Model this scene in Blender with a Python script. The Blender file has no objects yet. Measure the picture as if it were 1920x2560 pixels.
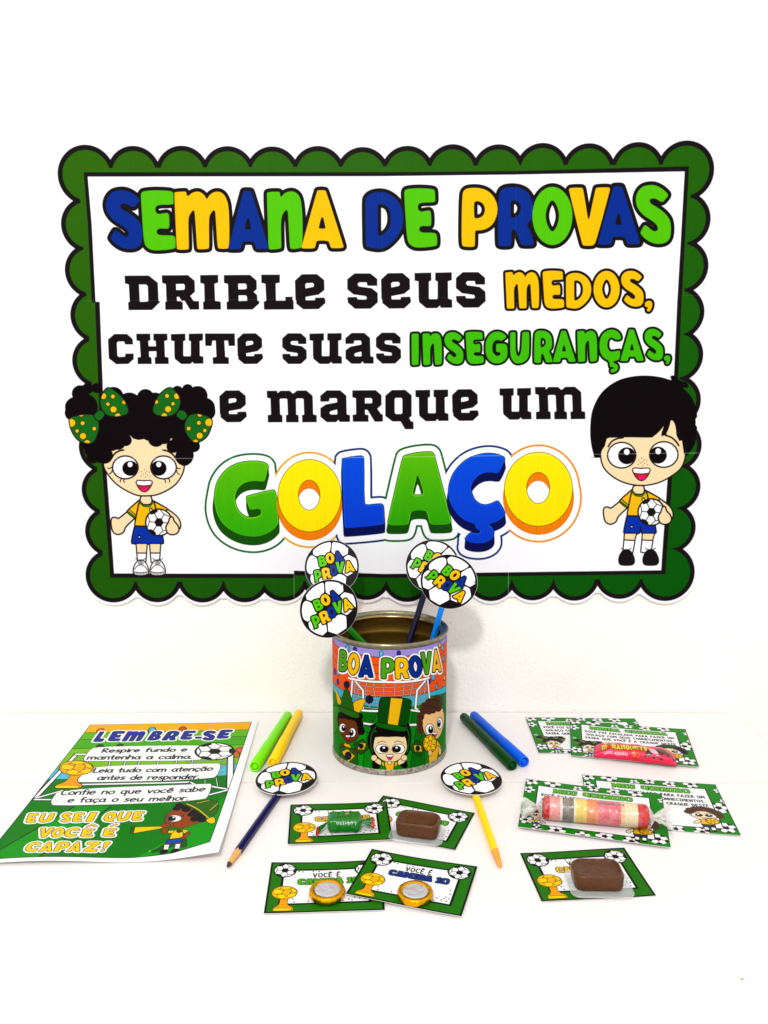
import bpy, bmesh, math, random
import numpy as np
from mathutils import Vector, Matrix, Euler

scene = bpy.context.scene
# ---------------------------------------------------------------- camera: 1 m from the wall, 42 cm above the desk, tipped down
cam_d = bpy.data.cameras.new('camera'); cam = bpy.data.objects.new('camera', cam_d); scene.collection.objects.link(cam)
cam_d.sensor_fit = 'HORIZONTAL'; cam_d.sensor_width = 36.0; cam_d.lens = 36.0 * 2050.0 / 1920.0
cam_d.clip_start = .02; cam_d.clip_end = 50
cam.location = (0, 0, .75 + .4171042906601315)
cam.rotation_euler = (math.pi / 2 - math.atan(2050.0 / 13040.0), 0, 0)
scene.camera = cam
# ---------------------------------------------------------------- light: soft white room light and one ceiling lamp behind and above the camera
world = bpy.data.worlds.new('World'); scene.world = world; world.use_nodes = True
bg = world.node_tree.nodes['Background']; bg.inputs[0].default_value = (1.0, .978, .945, 1); bg.inputs[1].default_value = 1.16
ld = bpy.data.lights.new('ceiling_lamp', 'AREA'); ld.shape = 'DISK'; ld.size = .16; ld.energy = 22; ld.color = (1.0, .99, .98)
lamp = bpy.data.objects.new('ceiling_lamp', ld); scene.collection.objects.link(lamp)
lamp.location = (-.22, -.72, .75 + .4171 + 1.12)
lamp.rotation_euler = (Vector((.05, .95, .95)) - lamp.location).to_track_quat('-Z', 'Y').to_euler()
scene.view_settings.view_transform = 'Standard'; scene.view_settings.look = 'None'; scene.view_settings.exposure = 0.0; scene.view_settings.gamma = 1.0
scene.cycles.max_bounces = 8; scene.cycles.transparent_max_bounces = 12
# ---------------------------------------------------------------- print shop
# Every printed sheet (banner, cards, labels) is drawn here as vector shapes
# with signed distances into a pixel array: outlines are real offsets of shapes.
CF = 2050.0                      # focal length in photograph pixels (1920 wide)
CTH = math.atan(CF / 13040.0)    # camera pitch
_ct, _st = math.cos(CTH), math.sin(CTH)
def px_ray(p):
    p = np.asarray(p, float)
    u = (p[..., 0] - 960) / CF; v = -(p[..., 1] - 1280) / CF
    return np.stack([u, _ct + v * _st, -_st + v * _ct], -1)
_r0 = px_ray((960, 1780)); CAMH = float(-_r0[2] / _r0[1])    # camera height above the desk top
DZ = 0.75                                                   # desk top height
CAMZ = DZ + CAMH
def on_wall(p, y=1.0):
    r = px_ray(p); t = y / r[..., 1]
    w = r * t[..., None]; w[..., 2] += CAMZ; return w
def on_desk(p, z=0.0):
    r = px_ray(p); t = (CAMH - z) / -r[..., 2]
    w = r * t[..., None]; w[..., 2] += CAMZ; return w
def to_px(w):
    w = np.asarray(w, float); x, y, z = w[..., 0], w[..., 1], w[..., 2] - CAMZ
    dep = y * _ct - z * _st; up = y * _st + z * _ct
    return np.stack([960 + CF * x / dep, 1280 - CF * up / dep], -1)

def S2L(c):
    c = np.asarray(c, float) / 255.0
    return np.where(c <= .04045, c / 12.92, ((c + .055) / 1.055) ** 2.4)

def cat(pts, closed=False, n=6):
    "Catmull-Rom through the points"
    P = np.asarray(pts, float); N = len(P); out = []
    if closed: idx = [((i - 1) % N, i, (i + 1) % N, (i + 2) % N) for i in range(N)]
    else: idx = [(max(i - 1, 0), i, i + 1, min(i + 2, N - 1)) for i in range(N - 1)]
    for a, b, c, d in idx:
        for k in range(n):
            t = k / n
            out.append(.5 * (2 * P[b] + (P[c] - P[a]) * t + (2 * P[a] - 5 * P[b] + 4 * P[c] - P[d]) * t * t + (3 * P[b] - P[a] - 3 * P[c] + P[d]) * t ** 3))
    if not closed: out.append(P[-1])
    return np.array(out)
def rnd(pts, r=1e9, it=3):
    "corner cutting of a closed polygon: sharp corners keep within r, gentle bends are smoothed fully"
    P = np.asarray(pts, float)
    for k in range(it):
        A = np.roll(P, 1, 0); B = np.roll(P, -1, 0); u = P - A; v = B - P
        Lu = np.hypot(u[:, 0], u[:, 1]) + 1e-9; Lv = np.hypot(v[:, 0], v[:, 1]) + 1e-9
        cosd = (u * v).sum(1) / Lu / Lv; lim = np.where(cosd > .62, 1e9, r / (k + 1) ** 1.3)
        a = np.minimum(.26 * Lu, lim) / Lu; b = np.minimum(.26 * Lv, lim) / Lv
        P = np.stack([P - u * a[:, None], P + v * b[:, None]], 1).reshape(-1, 2)
    return P
def ell(cx, cy, rx, ry=None, a=0, n=28, a0=0, a1=360):
    ry = rx if ry is None else ry
    full = abs(a1 - a0) >= 360
    t = np.radians(np.linspace(a0, a1, n, endpoint=not full))
    x, y = rx * np.cos(t), ry * np.sin(t); ca, sa = math.cos(math.radians(a)), math.sin(math.radians(a))
    return np.stack([cx + x * ca - y * sa, cy + x * sa + y * ca], -1)
def P(*rings, r=None, sm=False):
    if sm: rings = [cat(q, True) for q in rings]
    elif r is not None: rings = [rnd(q, r) for q in rings]
    return ('p', [np.asarray(q, float) for q in rings], 0)
def S(pts, w, sm=False, closed=False):
    pts = cat(pts, closed) if sm else np.asarray(pts, float)
    if closed: pts = np.vstack([pts, pts[:1]])
    return ('s', [pts], w / 2.0)
def O(cx, cy, rx, ry=None, a=0, n=28): return ('p', [ell(cx, cy, rx, ry, a, n)], 0)
def xf(shape, fn): return (shape[0], [fn(q) for q in shape[1]], shape[2])
def aff(sx=1, sy=None, dx=0, dy=0, rot=0, skew=0):
    sy = sx if sy is None else sy; ca, sa = math.cos(math.radians(rot)), math.sin(math.radians(rot))
    def f(q):
        x = q[:, 0] * sx + q[:, 1] * skew; y = q[:, 1] * sy
        return np.stack([x * ca - y * sa + dx, x * sa + y * ca + dy], -1)
    return f

class Canvas:
    def __init__(s, w, h, bg=(255, 255, 255)):
        s.w, s.h = int(w), int(h); s.a = np.empty((s.h, s.w, 3), np.float32); s.a[:] = bg
        s.T = lambda q: q
        s.clip = None; s.mask = None
    def use(s, fn): s.T = fn; return s
    def _k(s, c):
        a = s.T(np.array([c, [c[0] + 1, c[1]], [c[0], c[1] + 1]], float))
        return math.sqrt(abs((a[1, 0] - a[0, 0]) * (a[2, 1] - a[0, 1]) - (a[1, 1] - a[0, 1]) * (a[2, 0] - a[0, 0])))
    def sdf(s, shape, pad, box=None):
        kind, rings, r = shape
        allp = np.vstack(rings); k = s._k(allp.mean(0)); T = [s.T(q) for q in rings]
        if box is None:
            q = np.vstack(T); e = (r + pad) * k + 2
            x0 = max(int(q[:, 0].min() - e), 0); x1 = min(int(q[:, 0].max() + e) + 1, s.w)
            y0 = max(int(q[:, 1].min() - e), 0); y1 = min(int(q[:, 1].max() + e) + 1, s.h)
            if x1 <= x0 or y1 <= y0: return None
            box = (x0, x1, y0, y1)
        x0, x1, y0, y1 = box
        X = np.arange(x0, x1, dtype=np.float32)[None, :] + .5; Y = np.arange(y0, y1, dtype=np.float32)[:, None] + .5
        D = np.full((y1 - y0, x1 - x0), 1e12, np.float32); inside = np.zeros(D.shape, bool)
        for q in T:
            n = len(q); cl = kind == 'p'
            if n == 1: D = np.minimum(D, (X - q[0, 0]) ** 2 + (Y - q[0, 1]) ** 2)
            for i in range(n if cl else n - 1):
                ax, ay = float(q[i, 0]), float(q[i, 1]); bx, by = float(q[(i + 1) % n, 0]), float(q[(i + 1) % n, 1])
                dx, dy = bx - ax, by - ay; L = dx * dx + dy * dy
                if L < 1e-9: continue
                t = ((X - ax) * (dx / L) + (Y - ay) * (dy / L)).clip(0, 1)
                np.minimum(D, (X - ax - t * dx) ** 2 + (Y - ay - t * dy) ** 2, out=D)
                if cl and ay != by:
                    lo, hi = (ay, by) if ay < by else (by, ay)
                    rows = ((Y[:, 0] >= lo) & (Y[:, 0] < hi)).nonzero()[0]
                    if len(rows):
                        xc = ax + (Y[rows] - ay) * (dx / dy)
                        inside[rows] ^= X < xc
        D = np.sqrt(D)
        if kind == 'p': D = np.where(inside, -D, D)
        return D - r * k, box, k
    def mask_to(s, shape):
        D = s.sdf(shape, 0, (0, s.w, 0, s.h))[0]; s.mask = np.clip(.5 - D, 0, 1)
    def fill(s, shapes, col, grow=0, clip=None, alpha=1.0):
        if isinstance(shapes, tuple): shapes = [shapes]
        clip = clip if clip is not None else s.clip
        for sh in shapes:
            o = s.sdf(sh, grow)
            if o is None: continue
            D, b, k = o; D = D - grow * k
            if clip is not None:
                for c in (clip if isinstance(clip, list) else [clip]):
                    D = np.maximum(D, s.sdf(c, 0, b)[0])
            A = (np.clip(.5 - D, 0, 1) * alpha)[..., None]
            if s.mask is not None: A = A * s.mask[b[2]:b[3], b[0]:b[1], None]
            v = s.a[b[2]:b[3], b[0]:b[1]]
            cc = np.asarray(col(b) if callable(col) else col, np.float32)
            v += A * (cc - v)
    def ink(s, shapes, fill, ol=(28, 22, 24), w=2, clip=None):
        s.fill(shapes, ol, w, clip); s.fill(shapes, fill, 0, clip)

BK = (32, 25, 28)
# ---------------------------------------------------------------- rounded letters (traced outlines, any units; normalised to their box)
_G = {
'S': [[(517,265),(490,305),(450,350),(430,358),(400,345),(350,315),(300,308),(268,325),(265,350),(290,385),(370,425),(460,490),(530,570),(550,650),(550,760),(530,840),(480,885),(400,902),(300,890),(210,840),(140,765),(145,740),(190,660),(205,655),(240,672),(290,720),(330,738),(365,728),(378,700),(360,650),(300,600),(180,530),(105,440),(78,350),(85,270),(120,200),(180,150),(270,133),(350,140),(430,180),(490,230)]],
'E': [[(540,170),(560,150),(650,138),(760,135),(900,143),(945,155),(955,180),(958,300),(950,322),(715,325),(728,450),(850,428),(885,428),(900,460),(905,560),(900,620),(885,635),(740,625),(738,718),(940,715),(975,735),(985,780),(985,870),(970,890),(880,905),(740,915),(660,905),(600,865),(575,800),(563,680),(545,400),(532,200)]],
'm': [[(965,170),(975,160),(1100,150),(1120,155),(1135,225),(1190,170),(1260,148),(1320,165),(1365,210),(1387,260),(1410,210),(1460,165),(1530,148),(1600,175),(1650,260),(1672,370),(1679,600),(1679,800),(1667,880),(1655,897),(1545,897),(1525,880),(1510,640),(1497,420),(1490,400),(1470,395),(1435,440),(1418,490),(1415,640),(1420,880),(1405,900),(1275,905),(1260,890),(1245,640),(1230,420),(1222,400),(1205,398),(1175,440),(1150,490),(1150,640),(1158,890),(1145,908),(1010,910),(998,890),(985,600)]],
'A': [[(1205,150),(1215,135),(1310,135),(1325,150),(1550,850),(1550,870),(1535,883),(1400,887),(1380,870),(1365,810),(1345,788),(1215,785),(1195,805),(1185,870),(1165,890),(1010,890),(1003,870)],[(1275,440),(1318,620),(1310,632),(1235,630),(1228,618)]],
'n': [[(555,185),(565,160),(715,155),(728,170),(732,215),(745,225),(790,170),(870,148),(930,162),(980,210),(1005,300),(1022,500),(1022,770),(1015,880),(960,895),(880,903),(855,890),(845,700),(830,420),(820,398),(805,393),(770,435),(745,500),(740,640),(748,880),(735,895),(640,908),(590,905),(578,890),(570,600)]],
'D': [[(175,400),(190,340),(240,285),(320,245),(450,228),(580,248),(700,315),(800,410),(865,540),(892,680),(885,840),(840,980),(760,1100),(640,1220),(540,1285),(440,1305),(330,1295),(210,1270),(185,1240),(180,900)],[(408,475),(430,460),(510,462),(580,500),(630,570),(657,690),(650,820),(610,930),(540,1010),(460,1060),(412,1055)]],
'P': [[(90,220),(110,165),(150,130),(230,118),(340,120),(450,150),(540,220),(600,330),(618,430),(605,530),(560,640),(480,715),(380,748),(290,748),(280,770),(280,970),(265,993),(110,990),(80,960),(80,600)],[(265,350),(280,322),(330,315),(385,340),(420,390),(430,450),(410,520),(360,560),(290,573),(268,555)]],
'R': [[(630,240),(650,165),(700,125),(780,108),(880,108),(990,135),(1070,195),(1120,290),(1138,400),(1135,530),(1110,600),(1055,650),(1050,680),(1100,760),(1145,920),(1145,960),(1120,970),(975,970),(955,950),(890,770),(880,745),(835,740),(820,760),(815,960),(800,980),(700,985),(635,975),(618,950),(615,640)],[(805,350),(815,315),(860,308),(915,325),(955,390),(950,470),(900,545),(820,565),(806,550)]],
'V': [[(120,130),(140,112),(300,108),(318,125),(390,590),(485,125),(500,108),(670,103),(688,120),(680,170),(495,850),(465,900),(440,912),(320,912),(300,890),(120,150)]],
'G': [[(1235,160),(1225,175),(1185,208),(1165,212),(1130,200),(1095,205),(1065,240),(1055,310),(1070,370),(1110,402),(1145,400),(1160,380),(1158,355),(1110,352),(1105,345),(1103,255),(1120,247),(1200,245),(1240,262),(1250,310),(1248,400),(1225,450),(1180,485),(1110,500),(1050,485),(1000,440),(975,370),(970,290),(980,210),(1010,150),(1060,105),(1110,93),(1170,100),(1220,135)]],
'U': [[(1282,115),(1290,105),(1345,100),(1353,115),(1352,250),(1355,350),(1372,400),(1388,405),(1405,395),(1425,320),(1432,120),(1440,100),(1510,98),(1522,110),(1522,360),(1508,430),(1460,480),(1390,500),(1340,490),(1300,440),(1282,370)]],
'I': [[(42,130),(50,122),(125,118),(135,130),(135,500),(125,515),(55,518),(45,505)]],
'C': [[(1005,185),(935,188),(905,160),(875,160),(850,190),(840,240),(850,300),(880,328),(920,325),(985,310),(995,330),(990,400),(975,425),(910,440),(850,435),(790,400),(755,330),(745,250),(760,160),(800,100),(860,68),(920,65),(975,95),(1002,140)]],
'c': [[(1005,185),(935,188),(905,160),(875,160),(850,190),(840,240),(850,300),(880,328),(920,325),(985,310),(995,330),(990,400),(975,425),(915,440),(912,460),(950,470),(972,500),(965,545),(930,570),(890,575),(880,565),(880,535),(905,530),(925,520),(910,508),(880,510),(870,500),(868,438),(790,400),(755,330),(745,250),(760,160),(800,100),(860,68),(920,65),(975,95),(1002,140)]],
',': [[(1500,425),(1505,395),(1540,378),(1570,390),(1577,430),(1560,480),(1540,497),(1525,490),(1518,475),(1535,455),(1525,448),(1505,445)]],
'B': [[(3,8),(10,2),(30,0),(60,2),(80,10),(87,24),(82,38),(74,45),(90,54),(100,70),(95,86),(78,97),(50,100),(10,98),(3,92)],[(36,20),(50,20),(57,29),(50,38),(36,39)],[(36,60),(54,59),(62,68),(55,79),(36,80)]],
'L': [[(0,3),(5,0),(38,0),(42,4),(42,70),(95,69),(100,75),(100,95),(95,100),(10,100),(0,93)]],
'Z': [[(2,4),(6,0),(94,0),(98,6),(98,22),(50,72),(96,70),(100,76),(98,96),(94,100),(6,100),(0,94),(0,80),(50,28),(6,30),(0,24)]],
'!': [[(20,0),(80,0),(95,8),(70,62),(62,66),(38,66),(30,62),(5,8)],[(50,72),(72,80),(72,94),(50,100),(28,94),(28,80)]],
'-': [[(0,0),(100,0),(100,30),(0,30)]],
'T': [[(0,4),(4,0),(96,0),(100,4),(100,22),(96,26),(68,26),(66,96),(62,100),(38,100),(34,96),(32,26),(4,26),(0,22)]],
'1': [[(10,18),(45,0),(75,0),(80,5),(80,95),(75,100),(40,100),(36,95),(36,34),(14,38)]],
}
GL = {}
for _k, _r in _G.items():
    _a = np.vstack([np.array(q, float) for q in _r]); _lo, _hi = _a.min(0), _a.max(0); _rr = (_hi - _lo).max() * .06
    GL[_k] = ([(rnd(q, _rr) - _lo) / (_hi - _lo) for q in _r], (_hi - _lo)[0] / (_hi - _lo)[1])
GL['O'] = ([ell(.5, .5, .5, .5, n=36), cat([(.5, .235), (.61, .33), (.665, .5), (.61, .67), (.5, .765), (.39, .67), (.335, .5), (.39, .33)], True, 3)], .73)
GL['Q'] = ([rnd([(.5, 0), (.8, .08), (.98, .3), (1, .5), (.92, .72), (.84, .8), (.98, .95), (.88, 1.05), (.72, .93), (.5, .97), (.2, .9), (.03, .7), (0, .45), (.1, .2), (.25, .06)], .2), rnd([(.5, .3), (.62, .36), (.66, .5), (.6, .62), (.5, .68), (.38, .62), (.34, .5), (.38, .36)])], .8)
def glyph(ch, x0, y0, x1, y1, skew=0, rot=0, font=None):
    "one letter squeezed into the box, sheared and turned about the box centre"
    G = (font or GL)[ch][0]; cx, cy = (x0 + x1) / 2, (y0 + y1) / 2; ca, sa = math.cos(math.radians(rot)), math.sin(math.radians(rot))
    out = []
    for q in G:
        x = (q[:, 0] - .5) * (x1 - x0) - (q[:, 1] - .5) * skew * (y1 - y0); y = (q[:, 1] - .5) * (y1 - y0)
        out.append(np.stack([cx + x * ca - y * sa, cy + x * sa + y * ca], -1))
    return ('p', out, 0)
def word(txt, x0, y0, x1, y1, skew=0, gap=.02, font=None, curve=None):
    "a word fitted into a box; letter widths from the glyph aspects"
    F = font or GL; H = y1 - y0; asp = []
    for ch in txt: asp.append(.35 if ch == ' ' else F[ch][1] * (.3 if ch in ',-' else 1) + gap)
    sc = (x1 - x0) / sum(asp); x = x0; out = []
    for ch, a in zip(txt, asp):
        if ch != ' ':
            yy0, yy1 = y0, y1
            if ch == ',': yy0, yy1 = y1 - .2 * H, y1 + .18 * H
            if ch == 'c': yy1 = y1 + .28 * H
            if ch == '-': yy0, yy1 = y0 + .6 * H, y0 + .75 * H
            dy, ro = curve(x + a * sc / 2) if curve else (0, 0)
            out.append(glyph(ch, x, yy0 + dy, x + (a - gap) * sc, yy1 + dy, skew, ro, F))
        x += a * sc
    return out

# ---------------------------------------------------------------- slab letters
_SL = {
'D': [[(58,137),(335,135),(438,218),(447,430),(470,432),(372,530),(103,532),(98,442),(117,438),(106,238),(62,225)],[(222,237),(305,237),(325,258),(330,425),(318,435),(232,438)]],
'R': [[(485,133),(785,130),(862,195),(866,320),(812,370),(850,428),(912,430),(914,524),(808,526),(748,425),(712,425),(685,380),(657,380),(660,428),(700,430),(725,442),(727,526),(527,528),(523,440),(550,430),(540,430),(532,232),(490,220)],[(648,232),(735,230),(750,245),(750,288),(735,300),(650,302)]],
'I': [[(927,130),(1132,127),(1134,215),(1090,228),(1098,428),(1140,430),(1162,440),(1165,524),(962,526),(960,440),(978,430),(973,232),(928,218)]],
'B': [[(1200,130),(1498,127),(1575,192),(1577,290),(1540,323),(1580,358),(1585,425),(1605,428),(1605,455),(1528,524),(1233,526),(1230,440),(1252,430),(1246,232),(1200,218)],[(1362,228),(1448,226),(1462,245),(1462,280),(1450,292),(1366,295)],[(1368,362),(1450,362),(1464,375),(1468,425),(1368,428)]],
'L': [[(20,155),(285,155),(285,266),(225,280),(230,525),(368,525),(362,472),(466,470),(468,522),(480,522),(482,650),(60,652),(57,540),(92,525),(80,285),(22,270)]],
'e': [[(502,240),(600,150),(815,147),(918,232),(922,372),(840,438),(652,472),(655,520),(785,520),(793,485),(922,482),(935,520),(935,560),(840,645),(620,648),(522,570),(520,520),(510,520)],[(648,295),(665,275),(755,270),(773,290),(773,315),(760,330),(652,352)]],
'u': [[(588,127),(818,122),(818,230),(785,243),(785,475),(795,487),(900,487),(907,470),(907,243),(873,228),(875,122),(1100,118),(1100,225),(1047,240),(1050,480),(1105,497),(1107,605),(952,607),(938,575),(900,610),(752,612),(652,530),(645,480),(642,240),(590,232)]],
's': [[(1160,195),(1255,115),(1468,115),(1560,192),(1560,285),(1430,285),(1418,237),(1320,237),(1300,255),(1300,280),(1318,297),(1485,320),(1565,385),(1568,515),(1472,602),(1262,604),(1168,520),(1160,445),(1287,442),(1298,475),(1405,478),(1420,465),(1420,445),(1405,428),(1242,405),(1160,335)]],
'C': [[(45,158),(110,102),(235,102),(292,152),(297,207),(218,207),(208,177),(148,177),(133,190),(138,320),(152,334),(215,332),(222,300),(302,300),(303,355),(248,404),(127,406),(53,348)]],
'H': [[(330,100),(470,99),(472,163),(450,173),(455,226),(530,226),(525,172),(503,163),(503,99),(642,99),(645,163),(613,172),(620,333),(655,340),(657,404),(520,405),(517,340),(535,333),(533,275),(457,277),(460,333),(482,340),(485,405),(345,405),(343,340),(375,333),(365,173),(333,167)]],
'T': [[(1023,97),(1323,97),(1327,222),(1265,222),(1255,168),(1218,168),(1228,333),(1263,340),(1265,404),(1105,404),(1102,340),(1140,333),(1132,168),(1098,168),(1090,222),(1028,222)]],
'a': [[(873,180),(950,114),(1110,114),(1182,178),(1187,405),(1226,417),(1226,497),(1103,497),(1090,470),(1060,499),(950,499),(875,435),(875,330),(940,285),(1073,260),(1075,225),(1062,208),(985,208),(975,248),(875,250)],[(983,382),(1000,365),(1073,345),(1077,400),(1068,408),(1000,408),(983,395)]],
'm': [[(712,140),(843,140),(852,172),(890,140),(1008,140),(1053,178),(1103,138),(1225,137),(1305,205),(1312,445),(1357,457),(1358,545),(1172,547),(1168,457),(1197,448),(1190,250),(1175,238),(1103,238),(1088,252),(1092,448),(1122,457),(1125,547),(963,547),(960,457),(987,448),(978,250),(965,240),(890,240),(878,252),(885,448),(912,457),(915,547),(727,548),(725,457),(768,448),(760,240),(715,227)]],
'q': [[(685,155),(750,100),(880,98),(943,150),(943,355),(918,375),(938,408),(962,413),(962,485),(880,485),(835,408),(755,408),(685,355)],[(775,190),(788,175),(842,175),(853,190),(853,325),(842,336),(788,336),(777,325)]],
'r': [[(360,103),(590,101),(646,150),(646,245),(605,283),(640,335),(660,342),(660,410),(580,411),(508,293),(483,293),(485,340),(518,347),(518,411),(365,411),(362,345),(397,338),(395,180),(360,170)],[(483,178),(545,178),(556,190),(556,222),(545,231),(483,231)]],
# plain capitals for the small cards
'A': [[(28,0),(72,0),(94,74),(100,76),(100,100),(60,100),(60,76),(66,74),(64,66),(36,66),(34,74),(40,76),(40,100),(0,100),(0,76),(6,74),(26,22),(20,20),(20,0)],[(42,48),(58,48),(50,22)]],
'M': [[(0,0),(32,0),(50,40),(68,0),(100,0),(100,22),(94,24),(94,76),(100,78),(100,100),(66,100),(66,78),(72,76),(72,44),(56,80),(44,80),(28,44),(28,76),(34,78),(34,100),(0,100),(0,78),(6,76),(6,24),(0,22)]],
'N': [[(0,0),(34,0),(70,56),(70,24),(62,22),(62,0),(100,0),(100,22),(94,24),(94,100),(68,100),(30,42),(30,76),(38,78),(38,100),(0,100),(0,78),(6,76),(6,24),(0,22)]],
'E': [[(0,0),(95,0),(95,32),(72,32),(68,22),(42,22),(42,38),(62,38),(62,60),(42,60),(42,78),(70,78),(74,66),(98,66),(98,100),(0,100),(0,78),(10,76),(10,24),(0,22)]],
'U': [[(0,0),(42,0),(42,22),(34,24),(34,70),(42,78),(58,78),(66,70),(66,24),(58,22),(58,0),(100,0),(100,22),(92,24),(92,82),(74,100),(26,100),(8,82),(8,24),(0,22)]],
'Q': [[(0,18),(20,0),(80,0),(100,18),(100,78),(90,90),(100,100),(100,112),(74,112),(64,98),(20,98),(0,80)],[(30,28),(36,22),(64,22),(70,28),(70,70),(64,76),(36,76),(30,70)]],
'O': [[(0,18),(20,0),(80,0),(100,18),(100,82),(80,100),(20,100),(0,82)],[(30,28),(36,22),(64,22),(70,28),(70,72),(64,78),(36,78),(30,72)]],
'S': [[(0,18),(20,0),(80,0),(100,18),(100,36),(70,36),(66,22),(34,22),(30,28),(30,34),(36,38),(80,40),(100,56),(100,82),(80,100),(20,100),(0,82),(0,64),(30,64),(34,78),(64,78),(70,72),(70,66),(64,62),(20,60),(0,44)]],
'1': [[(10,10),(45,0),(72,0),(72,76),(90,78),(90,100),(10,100),(10,78),(32,76),(32,28),(10,30)]],
'd': [[(0,0),(75,0),(98,20),(100,80),(78,100),(0,100),(0,78),(10,76),(10,24),(0,22)],[(40,24),(60,24),(68,32),(68,68),(60,76),(40,76)]],
'i': [[(0,0),(100,0),(100,22),(72,24),(72,76),(100,78),(100,100),(0,100),(0,78),(28,76),(28,24),(0,22)]],
'h': [[(0,0),(42,0),(42,22),(36,24),(36,38),(64,38),(64,24),(58,22),(58,0),(100,0),(100,22),(94,24),(94,76),(100,78),(100,100),(58,100),(58,78),(64,76),(64,60),(36,60),(36,76),(42,78),(42,100),(0,100),(0,78),(6,76),(6,24),(0,22)]],
}
SL = {}
_ASP = {'A': 1.1, 'M': 1.3, 'N': 1.15, 'E': .95, 'U': 1.1, 'Q': 1, 'O': 1, 'S': .95, '1': .6, 'd': 1.05, 'i': .55, 'h': 1.15}
for _k, _r in _SL.items():
    _a = np.vstack([np.array(q, float) for q in _r]); _lo, _hi = _a.min(0), _a.max(0)
    SL[_k] = ([(np.array(q, float) - _lo) / (_hi - _lo) for q in _r], _ASP.get(_k, (_hi - _lo)[0] / (_hi - _lo)[1]))

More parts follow.
